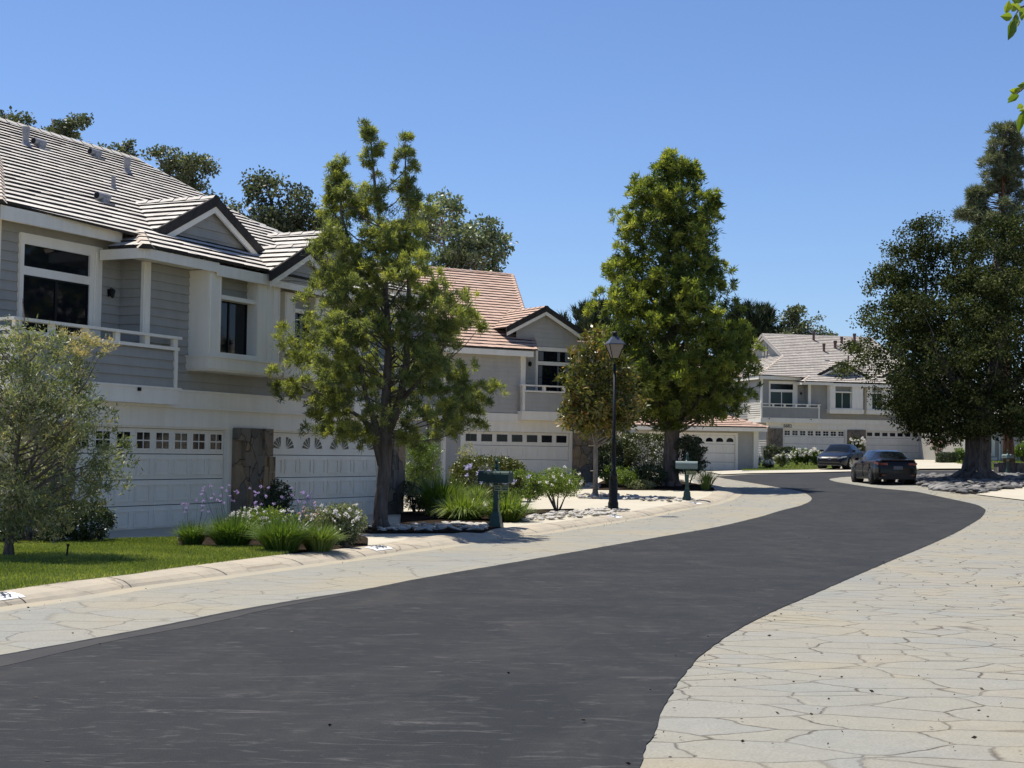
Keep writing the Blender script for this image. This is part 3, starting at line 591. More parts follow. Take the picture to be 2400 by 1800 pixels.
houseA=duplex('townhouse',(A0.x,A0.y,.0),ANG,'large grey townhouse at the left with a striped pale roof and two white garage doors',
  dict(tile='tile_grey',d1='square',d2='sun',pipes=[(3.22,5.39,8.58,.50,.07,'metal_grey','pipe'),(3.9,5.6,8.70,0,0,'metal_grey','vent'),(6.6,6.23,9.02,0,0,'metal_grey','vent'),(6.76,5.34,8.56,.46,.07,'metal_grey','pipe'),(3.8,3.3,7.55,.36,.04,'metal_grey','pipe'),(1.75,1.86,6.84,0,0,'metal_grey','vent'),(7.3,3.4,7.6,.3,.05,'metal_grey','pipe')]))
houseC=duplex('townhouse',(20.93,109.16,1.65),R_(14.23),'distant grey townhouse behind the two parked cars, its end gable sunlit',
  dict(tile='tile_tan',d1='square',d2='plain',mid=False,tr='glass',dg='glass_green',bg='glass_green',fm='white',pipes=[(4.4,6.6,9.1,.9,.1,'metal_brown','pipe'),(4.3,4.6,8.1,.8,.1,'metal_brown','pipe'),(5.6,5.3,8.4,.8,.12,'metal_brown','pipe'),(6.6,6.2,8.9,.7,.1,'metal_brown','pipe'),(7.8,6.4,9.0,.9,.11,'metal_brown','pipe'),(3.8,3.0,7.3,0,0,'metal_grey','vent'),(5.0,2.8,7.2,0,0,'metal_grey','vent'),(5.5,2.9,7.3,.6,.05,'metal_brown','pipe')]))
houseN=duplex('townhouse',(26,36,.0),ANG+math.pi,'grey townhouse on the near right side of the street, mirrored in the left windows',dict(tile='tile_grey',d1='square',d2='plain',pipes=[]))
houseN2=duplex('townhouse',(36,58,.8),ANG+math.pi-.15,'second grey townhouse on the right side of the street, beyond the right edge',dict(tile='tile_grey',d1='plain',d2='square',pipes=[]))
text_obj('house_number','5682',.34,'ink',houseC,(-.85,-.12,2.36),(R_(90),0,0))
# hose bibs / light sensors on the balcony bands
for hh,xx in ((houseA,.35),(houseC,-2.4),(houseC,.9)):
    q=MB(); q.box(xx-.035,xx+.035,-.36,-.32,2.83,2.90); q.build('junction_box','black',hh)
# ---- middle house with the terracotta roof
B0=(-1.80,57.60,.45); hB=empty('house',B0,R_(31.57),'grey house with terracotta tiled roof and a gable over its balcony, behind the street lamp','house')
c=MB(); c.box(-.95,5.9,.16,14,-.5,2.9); c.box(-.95,2.68,.03,14,2.9,5.3); c.box(2.62,6.2,.63,14,-.3,5.9); c.box(-7.5,-1.0,1.2,13,-.5,5.2); c.build('wall','siding_warm',hB)
f=MB(); f.box(-.02,5.95,-.02,.16,2.12,2.56); f.box(-.05,5.97,-.08,.16,2.50,2.56); f.box(-.05,5.97,-.05,.05,2.56,2.84); f.box(-.18,0,-.01,.16,-.4,2.12); f.box(4.88,5.0,-.01,.16,-.4,2.12); f.box(-.95,-.82,-.0,.16,-.4,2.84); f.build('facade_trim','white',hB)
garage_door(hB,0,4.88,.12,'plain',-.05,2.12,7)
st=MB()
for i in range(5):
    k=5.0
    while k<5.98:
        e=min(6.0,k+random.uniform(.25,.55)); st.box(k+.004,e-.004,-.13+random.uniform(-.03,.02),.16,-.4+i*.51,-.4+(i+1)*.505); k=e
st.build('stone_veneer','stone',hB)
s=MB(); siding(s,-.82,-.18,-.3,2.84,.04); siding(s,-.9,2.5,2.86,5.25,.03); siding(s,2.7,3.56,2.86,5.6,.63); siding(s,-7.5,-1.0,0,5.0,1.18); siding(s,1.2,13,0,5.0,-1.0,side=-1); siding(s,5.5,7.0,2.86,5.6,.63)
xh=lambda z:(3.85-min(1.2,(7.02-z)/.5*1.0),3.85+min(1.75,(7.02-z)/.5)); siding(s,0,0,5.6,7.0,.62,.18,xh); s.build('siding','siding_warm',hB)
t=MB(); t.box(2.5,2.72,-.03,.05,2.86,5.25); t.box(-.95,-.85,-.03,.05,2.86,5.25); t.box(3.56,5.7,.56,.62,5.42,5.58); t.box(3.56,3.68,.56,.62,2.9,5.42); t.box(3.68,5.5,.57,.62,4.85,5.0); t.box(5.5,5.7,.56,.62,2.9,5.42); wB=t.build('window','white',hB)
g_=MB(); g_.box(3.68,5.5,.605,.62,5.0,5.42); g_.build('transom_pane','glass',wB); g_=MB(); g_.box(3.68,5.5,.605,.62,2.9,4.85); g_.build('door_pane','glass',wB)
cu=MB()
for a,b in ((3.74,3.95),(4.6,4.75),(5.0,5.3)): cu.box(a,b,.597,.604,5.03,5.40); cu.box(a,b-.05,.597,.604,2.95,4.83)
cu.build('curtain','curtain',wB); ba=MB()
for a in (3.70,4.3,4.6,4.9,5.2,5.47): ba.box(a-.015,a+.015,.585,.597,2.9,4.85); ba.box(a-.012,a+.012,.585,.597,5.0,5.42)
for z_ in (4.35,3.85,3.35): ba.box(3.68,5.5,.588,.596,z_-.01,z_+.01)
ba.build('window_bars','black',wB); wall_lamp(hB,3.28,.62,4.85)
balcony(hB,6.3,2.42,lambda x:x,y0=-.32,sd='siding_warm')
e=MB(); e.box(-1.3,2.85,-.40,-.35,5.08,5.30); e.box(-1.3,2.8,-.35,.05,5.12,5.15); e.box(2.80,2.85,-.35,.6,5.08,5.30); e.build('fascia','white',hB)
r=MB(); PT=.5; cs=1/math.hypot(1,PT)
hipx=lambda t:2.92+(t*cs)*.47
tiles(r,(0,-.42,5.34),(1,0,0),(0,1,PT),lambda t:-7.5,hipx,8.1/cs); caps(r,(2.94,-.42,5.34),(6.74,7.68,9.39),.12,.06,.33); caps(r,(-7.5,7.68,9.39),(6.74,7.68,9.39),.15,.07,.38)
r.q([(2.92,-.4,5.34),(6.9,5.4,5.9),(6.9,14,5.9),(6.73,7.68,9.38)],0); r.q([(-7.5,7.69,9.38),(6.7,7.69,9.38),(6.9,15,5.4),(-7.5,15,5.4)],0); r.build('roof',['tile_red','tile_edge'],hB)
gable(hB,'tile_red',3.86,1.84,.30,6.24,ylen=7,wallz=6.2,wall_y=.38); gable(hB,'tile_red',-2.3,1.7,.1,6.15,ylen=3,wallz=5.6,wall_y=.3)
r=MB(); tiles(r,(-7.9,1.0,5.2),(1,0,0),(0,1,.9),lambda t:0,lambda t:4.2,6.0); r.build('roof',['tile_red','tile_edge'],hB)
# yard sign
ys=empty('yard_sign',gp(1374,1137,.1),0,'small blue security sign on a stake beside the stone pillar of the middle house','sign'); q=MB(); q.box(-.012,.012,-.01,.01,0,.4); q.build('stake','black',ys)
q=MB(); q.prism([(-.15,.38),(.15,.38),(.17,.55),(.1,.68),(-.1,.68),(-.17,.55)],'y',-.012,.012); q.build('board','blueblack',ys); text_obj('lettering','ADT',.14,'plate',ys,(0,-.016,.53),(R_(90),0,0))
# ---- low garage with arched windows
D0=(8.1,86.,.90); hD=empty('house',D0,R_(10),'low grey garage wing with a row of arched windows in its white door','house')
c=MB(); c.box(-.9,6.35,.1,7,-.6,2.45); c.box(-4.2,6.0,3.5,14,-.6,5.6); c.build('wall','siding_warm',hD)
f=MB(); f.box(-.16,0,-.03,.1,-.4,2.2); f.box(5.0,5.16,-.03,.1,-.4,2.2); f.box(0,5.0,-.03,.1,2.06,2.2); f.box(6.12,6.35,-.04,.1,-.5,2.4); f.box(6.35,6.40,-.04,.2,-.5,2.4); f.build('door_trim','cream',hD)
garage_door(hD,0,5.0,.05,'arch',-.02,2.06,8)
s=MB(); siding(s,-.9,-.16,-.4,2.4,.1); siding(s,5.16,6.12,-.4,2.4,.1); siding(s,-.16,5.16,2.2,2.4,.1); siding(s,-4.2,-.9,0,5.5,3.48); siding(s,-.9,6.0,2.5,5.5,3.48); siding(s,.1,7,-.4,2.4,6.35,side=1); siding(s,.1,3.5,-.4,2.4,-.9,side=-1); s.build('siding','siding_warm',hD)
e=MB(); e.box(-1.3,6.8,-.42,-.37,2.30,2.52); e.box(-1.25,6.75,-.37,.1,2.36,2.39); e.box(6.75,6.8,-.37,7,2.30,2.52); e.build('fascia','white',hD)
r=MB(); PT=.36; cs=1/math.hypot(1,PT); tiles(r,(0,-.45,2.54),(1,0,0),(0,1,PT),lambda t:-1.35,lambda t:6.85-t*cs,2.0/cs); tiles(r,(6.85,-.45,2.54),(0,1,0),(-1,0,PT),lambda t:t*cs,lambda t:7.5,2.0/cs)
caps(r,(6.87,-.47,2.54),(4.85,1.55,3.26),.14,.07,.36); r.q([(-1.35,1.5,3.25),(4.9,1.5,3.25),(4.9,7,3.25),(-1.35,7,3.25)],0)
tiles(r,(0,3.0,5.6),(1,0,0),(0,1,.5),lambda t:-4.6,lambda t:6.4-.3*t,5.0); caps(r,(-4.6,7.5,7.85),(5,7.5,7.85),.15,.08,.4); r.q([(-4.6,7.5,7.83),(5,7.5,7.83),(6.4,14.4,5.5),(-4.6,14.4,5.5)],0)
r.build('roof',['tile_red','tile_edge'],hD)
p=MB(); p.box(-3.9,-1.35,1.6,3.4,1.95,2.25); p.box(-1.55,-1.38,1.65,1.85,-.5,1.95); p.build('porch_beam','white',hD)
window(hD,-2.9,-1.7,.3,1.3,3.44,name='window'); window(hD,2.2,3.8,3.3,4.6,3.44); wall_lamp(hD,-1.15,.08,1.5)
# ---- house at the right edge behind the oak
E0=(31.5,101,1.42); hE=empty('house',E0,R_(6),'grey house behind the red pine trunk with a white framed window','house')
c=MB(); c.box(-.6,9,.05,9,-.5,3.4); c.build('wall','siding_warm',hE); s=MB(); siding(s,-.6,.1,-.3,3.3,.05); siding(s,1.4,9,-.3,3.3,.05); s.build('siding','siding_warm',hE)
window(hE,.35,1.0,.8,2.05,.02,fr=.22,glass='glass_green',bars=(.67,)); t=MB(); t.box(.1,1.4,-.02,.05,2.3,3.3); t.box(.1,1.4,-.02,.05,-.3,.5); t.build('window_surround','white',hE); 
dp=MB(); dp.tube([(1.55,-.05,3.2),(1.55,-.05,-.2)],[.05,.05],6); dp.build('downpipe','white',hE); wall_lamp(hE,1.35,.0,1.7)
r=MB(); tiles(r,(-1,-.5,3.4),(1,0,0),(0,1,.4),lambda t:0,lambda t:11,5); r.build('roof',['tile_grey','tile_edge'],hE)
f=MB(); f.box(-1,10,-.5,-.45,3.15,3.38); f.build('fascia','white',hE)
fe=MB()
for k in range(4): fe.box(0,3.6,0,.04,.12+k*.24,.27+k*.24)
for k in (0,1.8,3.5): fe.box(k,k+.1,-.05,0,0,1.1)
p_=gp(2209,1072,0); o=fe.build('slat_fence','white',label='low white horizontal slat fence between the hedge and the oak trunk',cat='fence'); o.location=(p_.x-.3,104,gz(p_.x,104)+.25); o.rotation_euler=(0,R_(-3),R_(6))
# ------------------------------------------------------------------ vegetation kit
def prof_at(prof,py):
    a=[p[0] for p in prof]; return np.interp(py,a,[p[1] for p in prof]),np.interp(py,a,[p[2] for p in prof])
def crown_points(prof,Y,n,depth=.9,inner=.3,thr=-.15,nsc=.9,seed=0,edge=1.):
    ys=np.linspace(prof[0][0],prof[-1][0],200); wd=np.array([max(1,prof_at(prof,y)[1]-prof_at(prof,y)[0]) for y in ys]); pr=wd**1.25; pr/=pr.sum(); out=[]; k=0
    while len(out)<n and k<n*12:
        k+=1; py=ys[RNG.choice(200,p=pr)]+RNG.uniform(-2,2); l,r=prof_at(prof,py); cx,hw=(l+r)/2,(r-l)/2*edge; ph=RNG.uniform(0,2*math.pi); rr=math.sqrt(RNG.uniform(inner**2,1))
        p=at(cx,py,Y); R=hw/F*Y*(.95+.36*noise.noise(Vector((math.cos(ph)*1.7,math.sin(ph)*1.7,p.z*1.3+seed+Y)))); q=Vector((p.x+R*rr*math.cos(ph),p.y+R*depth*rr*math.sin(ph),p.z))
        if noise.noise(Vector((q.x*nsc,q.y*nsc,q.z*nsc+seed)))<thr: continue
        out.append((q,Vector((math.cos(ph)*rr,math.sin(ph)*rr,0))))
    return out
def cluster(pts,m,rc,up=.35):      # every point grows into a rounded clump of m tufts
    out=[]
    for q,o in pts:
        s_=rc*random.uniform(.65,1.25)
        for k in range(m):
            d=Vector(rdir(1)[0]); d.z=abs(d.z) if random.random()<.75 else d.z
            out.append((q+Vector((d.x*s_,d.y*s_,d.z*s_*1.05)),(d+o*.4+Vector((0,0,up))).normalized()))
    return out
def tufts(pts,n,L,W,up=.7,R=.08,spread=.75,tj=.25,tb=.5):
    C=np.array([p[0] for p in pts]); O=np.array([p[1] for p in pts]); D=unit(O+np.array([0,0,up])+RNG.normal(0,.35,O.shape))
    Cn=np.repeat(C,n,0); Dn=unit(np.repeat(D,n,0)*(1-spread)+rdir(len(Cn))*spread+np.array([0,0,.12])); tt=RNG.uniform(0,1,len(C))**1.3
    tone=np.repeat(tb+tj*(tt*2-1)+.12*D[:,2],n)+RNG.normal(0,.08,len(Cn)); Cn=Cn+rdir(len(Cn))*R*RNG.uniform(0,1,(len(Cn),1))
    return leaves(Cn,Dn,RNG.uniform(.7,1.2,len(Cn))*L,np.full(len(Cn),W)),tone
def clumpleaves(pts,n,cr,L,W,tb=.45,tj=.3,flat=.7):
    C=np.array([p[0] for p in pts]); tt=RNG.normal(0,1,len(C)); Cn=np.repeat(C,n,0); r=RNG.uniform(0,1,(len(Cn),1))**.5*cr*np.repeat(RNG.uniform(.6,1.25,(len(C),1)),n,0)
    off=rdir(len(Cn))*r; off[:,2]*=flat; D=unit(rdir(len(Cn))+off/cr*.8+np.array([0,0,-.15])); tone=tb+np.repeat(tt,n)*tj*.4+RNG.normal(0,tj*.5,len(Cn))
    return leaves(Cn+off,D,RNG.uniform(.6,1.25,len(Cn))*L,RNG.uniform(.7,1.1,len(Cn))*W),tone
def limb(mb,a,b,r0,r1,bend=.12,seg=6):
    a,b=Vector(a),Vector(b); d=(b-a); s=d.orthogonal().normalized()*random.uniform(-1,1)+Vector((0,0,-.6)); n=5; P=[];Rr=[]
    for k in range(n+1):
        t=k/n; P.append(a+d*t+s*d.length*bend*math.sin(math.pi*t)+Vector((random.uniform(-1,1),random.uniform(-1,1),random.uniform(-1,1)))*d.length*.02*(0<k<n)); Rr.append(r0+(r1-r0)*t)
    mb.tube(P,Rr,seg,jit=.05)
def pxline(l,Y,sc=1.): return [at(x,y,Y) for x,y,w_ in l],[w_/2/F*Y*sc for x,y,w_ in l]
def tree(name,label,cat,Y,lines,barkm,parts,leafm,branch=None,group=None,root=None):
    """lines: pixel polylines (x,y,width) of trunk and leaders; parts: list of (V,tone) leaf arrays"""
    l0=lines[0]; b=at(l0[0][0],l0[0][1],Y); t=empty(name,b,0,label,cat,group); mb=MB()
    for l in lines:
        P,Rr=pxline(l,Y); mb.tube([p-b for p in P],Rr,10 if l is l0 else 7,jit=.06)
    P,Rr=pxline(l0,Y)
    for k in range(6):
        a=2*math.pi*k/6+.4; mb.tube([P[0]-b+Vector((0,0,.35)),P[0]-b+Vector((math.cos(a),math.sin(a),0))*Rr[0]*1.35+Vector((0,0,-.08))],[Rr[0]*.6,Rr[0]*.3],6)
    if branch:
        for a_,c_,ra,rb in branch: limb(mb,Vector(a_)-b,Vector(c_)-b,ra,rb)
    mb.build('trunk',barkm,t,smooth=True)
    V=np.concatenate([p[0] for p in parts]); T=np.concatenate([p[1] for p in parts]); npmesh('crown',V,4,leafm,t,T); return t
def axis_pt(line,Y,z):
    P,_=pxline(line,Y); 
    for a,b in zip(P,P[1:]):
        if a.z<=z<=b.z: return a.lerp(b,(z-a.z)/max(b.z-a.z,1e-6))
    return P[-1] if z>P[-1].z else P[0]
def mk_br(pts,line,Y,frac,k0,k1,drop=.8,rmax=.035,fork=.16):
    out=[]; P_,_=pxline(line,Y); zmin=P_[0].z+(P_[-1].z-P_[0].z)*fork
    for q,o in pts:
        if random.random()>frac: continue
        if q.z<zmin+(P_[-1].z-zmin)*.22 and random.random()<.7: continue
        d=Vector((q.x,q.y,0))-Vector((axis_pt(line,Y,q.z).x,Y,0)); z=max(zmin*random.uniform(1.,1.1),q.z-d.length*drop); a=axis_pt(line,Y,z); out.append((a,q,min(rmax,.012+.012*d.length),.006))
    return out
# --- tree 1: podocarpus in front of the left house
Y1=31.4; body=[(455,735,1000),(500,728,1045),(540,716,1060),(580,718,1078),(628,690,1086),(662,668,1128),(700,655,1140),(765,622,1165),(806,630,1178),(853,625,1176),(922,616,1182),(956,660,1172),(1008,694,1140),(1030,760,1080),(1042,800,1060)]
main=[(892,1240,36),(893,1180,31),(900,1110,30),(905,1040,30),(903,1000,26),(905,930,22),(912,800,17),(905,700,13),(898,560,10),(880,450,7),(870,340,4),(856,285,2)]
l2=[(900,1060,26),(885,1010,18),(858,930,12),(845,860,9),(800,760,7),(765,600,4)]; l3=[(905,1020,26),(935,950,20),(952,860,16),(958,700,11),(960,520,7),(950,400,4),(950,325,2)]; l4=[(895,1090,20),(870,1000,15),(840,975,9),(770,930,6),(690,900,4)]; l5=[(940,940,12),(1010,860,9),(1075,760,6),(1100,700,3)]; l6=[(905,760,10),(840,640,7),(800,500,5),(797,380,2)]
pts=cluster(crown_points(body,Y1,520,thr=-.06,nsc=1.0,inner=.3,edge=.97),6,.15)
for ld in ([(285,846,866),(320,844,878),(350,838,905),(400,848,908),(440,852,905),(500,838,930)],[(320,938,960),(345,930,975),(390,918,988),(430,925,968),(490,915,1000)],[(368,792,808),(400,768,815),(440,758,825),(480,745,820)]):
    pts+=cluster(crown_points(ld,Y1,24,thr=-.6,inner=0,edge=.7),5,.10)
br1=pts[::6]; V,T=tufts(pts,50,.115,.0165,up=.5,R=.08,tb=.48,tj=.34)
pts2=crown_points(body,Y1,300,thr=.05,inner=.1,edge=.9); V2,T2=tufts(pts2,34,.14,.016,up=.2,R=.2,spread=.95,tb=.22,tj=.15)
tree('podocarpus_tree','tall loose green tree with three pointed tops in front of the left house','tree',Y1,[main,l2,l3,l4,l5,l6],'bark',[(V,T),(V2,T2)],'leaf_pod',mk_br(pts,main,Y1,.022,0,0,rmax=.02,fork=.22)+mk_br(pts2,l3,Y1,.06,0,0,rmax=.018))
# --- tree 2: dense conical one
b2=gp(1572,1140,.1); Y2=b2.y; prof=[(366,1558,1574),(385,1538,1600),(412,1520,1624),(445,1485,1650),(487,1461,1680),(540,1452,1692),(590,1452,1692),(623,1425,1705),(659,1417,1718),(689,1415,1735),(709,1405,1745),(742,1394,1754),(790,1392,1768),(836,1388,1776),(896,1392,1778),(940,1405,1766),(972,1440,1738),(990,1530,1640)]
m2=[(1572,1142,44),(1572,1080,35),(1576,1000,36),(1575,920,30),(1574,800,22),(1580,650,14),(1578,500,9),(1570,400,4)]
pts=cluster(crown_points(prof,Y2,440,thr=-.22,nsc=.55,inner=.5,edge=.98),7,.36)+cluster(crown_points([(366,1560,1572),(400,1545,1580)],Y2,8,inner=0,thr=-1)+crown_points([(378,1600,1616),(420,1596,1640)],Y2,12,inner=0,thr=-1)+crown_points([(455,1666,1678),(500,1655,1690)],Y2,9,inner=0,thr=-1),6,.25)
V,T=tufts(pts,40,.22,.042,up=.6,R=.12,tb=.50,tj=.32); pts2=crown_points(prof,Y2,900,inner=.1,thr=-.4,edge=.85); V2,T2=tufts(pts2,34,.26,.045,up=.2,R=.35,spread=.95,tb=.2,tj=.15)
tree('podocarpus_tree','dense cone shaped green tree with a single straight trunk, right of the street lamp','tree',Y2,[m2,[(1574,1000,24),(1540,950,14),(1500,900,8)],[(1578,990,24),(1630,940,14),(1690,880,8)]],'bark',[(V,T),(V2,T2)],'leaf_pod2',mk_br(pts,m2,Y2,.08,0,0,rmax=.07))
# --- magnolia behind the lamp
bm_=gp(1397,1164,.1); Ym=bm_.y; prof=[(762,1386,1398),(792,1352,1425),(830,1318,1470),(869,1322,1504),(907,1297,1490),(940,1308,1512),(960,1300,1508),(990,1316,1498),(1010,1345,1468),(1022,1372,1440)]
mm=[(1395,1164,14),(1396,1100,11),(1396,1020,10),(1394,930,7),(1392,850,5),(1392,775,2)]; pts=crown_points(prof,Ym,330,inner=.2,thr=-.25,nsc=.8)
V,T=clumpleaves(pts,34,.26,.20,.085,tb=.42,tj=.5); tree('magnolia_tree','young magnolia with bronze and green leaves right behind the lamp post','tree',Ym,[mm,[(1396,1030,7),(1350,1000,4),(1320,985,2)],[(1396,1035,7),(1440,1010,4),(1480,985,2)]],'bark_pale',[(V,T)],'leaf_mag',mk_br(pts,mm,Ym,.15,0,0))
# --- olive at the left edge
bo=gp(20,1308,.1); Yo=bo.y; prof=[(700,45,60),(735,20,66),(770,-20,110),(795,-60,262),(830,-90,258),(870,-90,245),(915,-100,240),(970,-110,268),(1040,-110,295),(1090,-110,320),(1140,-100,302),(1190,-90,258),(1235,-70,200),(1262,-20,120)]
mo=[(20,1310,22),(22,1250,18),(26,1180,13),(40,1050,10),(60,900,7),(62,800,4),(52,700,2)]; pts=crown_points(prof,Yo,900,inner=.1,thr=-.12,nsc=1.6,edge=.95)
V,T=tufts(pts,30,.085,.020,up=.9,R=.17,spread=.6,tb=.50,tj=.40); tw=[(at(x,y,Yo)+Vector((0,random.uniform(-.3,.3),0)),Vector((0,0,1))) for x,y in [(200+random.uniform(-60,62),795+random.uniform(-12,40)) for _ in range(26)]]
V3,T3=tufts(tw,34,.075,.014,up=.9,R=.1,spread=.6,tb=.95,tj=.1)
tree('olive_tree','feathery grey green olive with a tan tipped top growing on the lawn, far left','tree',Yo,[mo,[(24,1290,10),(34,1250,7),(30,1190,6),(90,1040,5),(200,900,3),(235,830,1.5)],[(24,1180,8),(120,1120,5),(250,1075,2)],[(30,1150,6),(150,1000,4),(230,960,2)]],'bark',[(V,T),(V3,T3)],'leaf_olive',mk_br(pts,mo,Yo,.10,0,0,drop=.7,rmax=.014,fork=.22))
# --- big oak at the right
bk=gp(2287,1127,.03); Yk=bk.y; prof=[(515,2285,2400),(545,2240,2440),(585,2190,2470),(640,2100,2510),(690,2060,2530),(727,2012,2540),(767,1985,2550),(826,1984,2550),(890,2000,2540),(925,2040,2530),(945,2066,2520),(975,2095,2510),(1000,2128,2500),(1022,2180,2470)]
ok=[(2287,1130,96),(2288,1108,72),(2292,1060,58),(2290,1010,57),(2295,965,60),(2330,900,44),(2350,800,32),(2340,650,18),(2330,560,8)]
pts=crown_points(prof,Yk,900,inner=.35,thr=-.12,nsc=.45,edge=.97); hang=crown_points([(950,2066,2200),(985,2095,2230),(1010,2120,2215),(1030,2160,2300)],Yk,60,inner=0,thr=-1,depth=1.5)
app=crown_points([(510,2166,2212),(545,2100,2230),(575,2085,2235),(610,2066,2200),(660,2040,2180),(700,2020,2150)],Yk,120,inner=0,thr=-.15,nsc=.9); tw=crown_points([(640,2048,2075),(680,2030,2070)],Yk,8,inner=0,thr=-1)
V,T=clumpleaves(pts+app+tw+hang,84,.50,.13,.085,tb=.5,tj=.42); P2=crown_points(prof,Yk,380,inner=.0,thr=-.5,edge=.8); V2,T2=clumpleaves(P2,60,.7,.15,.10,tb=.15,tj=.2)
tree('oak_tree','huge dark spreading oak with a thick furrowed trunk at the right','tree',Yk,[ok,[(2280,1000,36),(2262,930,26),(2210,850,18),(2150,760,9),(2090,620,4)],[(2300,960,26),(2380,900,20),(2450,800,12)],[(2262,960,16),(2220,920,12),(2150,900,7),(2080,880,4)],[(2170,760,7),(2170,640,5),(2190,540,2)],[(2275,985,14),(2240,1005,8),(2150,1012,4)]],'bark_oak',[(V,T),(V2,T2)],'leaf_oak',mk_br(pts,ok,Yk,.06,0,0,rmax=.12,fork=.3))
# --- pine at the top right
Yp=90; prof=[(285,2346,2360),(316,2326,2378),(350,2314,2388),(382,2311,2394),(416,2304,2398),(449,2290,2402),(482,2262,2408),(515,2248,2414),(545,2262,2425),(600,2250,2440),(700,2240,2460)]
pp=[(2366,1096,28),(2362,1000,22),(2358,900,20),(2352,700,15),(2350,500,9),(2351,380,5),(2353,290,2)]; c0=crown_points(prof,Yp,150,inner=.25,thr=-.14,nsc=.9,edge=1.05)+crown_points([(288,2347,2359),(316,2330,2376),(350,2318,2386),(440,2304,2398)],Yp,44,inner=0,thr=-1)+crown_points([(445,2282,2300),(480,2268,2300),(520,2250,2300)],Yp,22,inner=0,thr=-1); pts=cluster(c0,5,.30)
V,T=tufts(pts,42,.42,.045,up=.5,R=.14,spread=.8,tb=.48,tj=.3); tree('pine_tree','tall pine with a reddish trunk rising behind the oak, far right','tree',Yp,[pp],'bark_red',[(V,T)],'pine',mk_br(c0,pp,Yp,.8,0,0,drop=.3,rmax=.06))
# --- trees beyond the houses
def back_tree(name,label,Y,prof,n,lm,cr=.7,per=70,L=.22,W=.14,thr=-.05,nsc=.5,bk='bark',tb=.5):
    top=prof[0]; cx=(top[1]+top[2])/2; c2=(prof[-1][1]+prof[-1][2])/2; base=at(c2,1040,Y); zb=gz(base.x,Y); pyb=1040+(base.z-zb)/Y*F
    ln=[(c2,pyb,.5/Y*F),(c2,pyb-.4*(pyb-prof[-1][0]),.4/Y*F),(c2,prof[-1][0],.28/Y*F),((cx+c2)/2,(prof[-1][0]+prof[0][0])/2,.15/Y*F),(cx,prof[0][0]+8,.05/Y*F)]
    pts=crown_points(prof,Y,int(n*1.3),inner=0,thr=thr-.03,nsc=nsc*1.2,edge=1.05,seed=Y); V,T=clumpleaves(pts,int(per*.75),cr*.8,L,W,tb=tb,tj=.4)
    return tree(name,label,'tree',Y,[ln],bk,[(V,T)],lm,mk_br(pts,ln,Y,.35,0,0,drop=.9,rmax=.09),'trees beyond the houses')
back_tree('oak_tree','treetop showing above the roof at the upper left corner of the photo',60,[(266,-20,50),(280,-60,68),(300,-90,76),(330,-110,80),(420,-120,110)],150,'leaf_oak2',.45,60,.16,.1,thr=-.35)
back_tree('oak_tree','two pronged treetop behind the left house roof, next to the first vent pipe',61,[(270,110,132),(275,188,206),(300,100,215),(320,95,222),(345,110,215),(430,80,240)],150,'leaf_oak2',.40,60,.16,.1,thr=-.25)
back_tree('oak_tree','small sparse treetop over the middle of the left roof ridge',62,[(333,286,308),(350,240,314),(370,235,330),(460,220,340)],80,'leaf_oak2',.36,55,.15,.1)
back_tree('oak_tree','wide sparse treetop above the right hand end of the left roof ridge',60,[(348,350,375),(365,335,430),(378,380,520),(420,400,505),(460,410,530),(560,380,560)],190,'leaf_oak2',.42,62,.16,.1,thr=-.12)
back_tree('oak_tree','dark dense tree between the left house roof and the tall three topped tree',58,[(408,610,624),(440,565,700),(470,550,745),(520,552,780),(560,575,800),(650,560,820)],170,'leaf_oak2',.5,70,.16,.11,thr=-.08,tb=.3)
back_tree('sycamore_tree','pale leaved tree above the terracotta roof, right of the tall loose tree',82,[(452,1010,1040),(470,1000,1085),(505,960,1110),(530,960,1180),(575,980,1192),(605,1010,1200),(625,1000,1185),(720,960,1160)],250,'leaf_euc',.62,60,.24,.15,thr=-.06,bk='bark_pale')
def dark_pine(label,Y,prof,n): 
    pts=crown_points(prof,Y,n,inner=0,thr=-.4,nsc=.5); V,T=tufts(pts,46,.9,.10,up=2.2,R=.45,spread=.45,tb=.45,tj=.3); c2=(prof[-1][1]+prof[-1][2])/2; base=at(c2,1040,Y); pyb=1040+(base.z-gz(base.x,Y))/Y*F
    tree('pine_tree',label,'tree',Y,[[(c2,pyb,14),(c2,prof[-1][0],10),(c2,prof[0][0]+15,3)]],'bark',[(V,T)],'pinedk',None,'trees beyond the houses')
dark_pine('dark pine behind the gable of the terracotta roofed house',140,[(714,1378,1420),(730,1325,1450),(750,1318,1470),(800,1318,1480),(900,1330,1480)],260)
dark_pine('dark pine left of the far house, beside the cone shaped tree',142,[(724,1745,1790),(745,1700,1822),(780,1690,1832),(900,1700,1830)],300)
back_tree('oak_tree','grey green tree just above the ridge of the far house',140,[(722,1855,1885),(745,1840,1912),(770,1832,1922),(800,1825,1925),(900,1830,1920)],110,'leaf_oak2',1.0,80,.3,.2,thr=-.05)
back_tree('oak_tree','small distant treetop over the far house roof, left of the big oak',145,[(773,1935,1950),(785,1925,1962),(800,1920,1975),(900,1900,1980)],40,'leaf_oak2',.9,70,.3,.2)
for i,(x0,x1,yt) in enumerate(((2020,2200,760),(2180,2420,740))): back_tree('oak_tree',['dark tree filling the gap left of the oak trunk, beyond the far house','dark tree behind the red pine trunk'][i],150,[(yt,x0+40,x1-40),(yt+80,x0,x1),(1000,x0,x1)],120,'leaf_oak',1.5,70,.4,.26,thr=-.4)
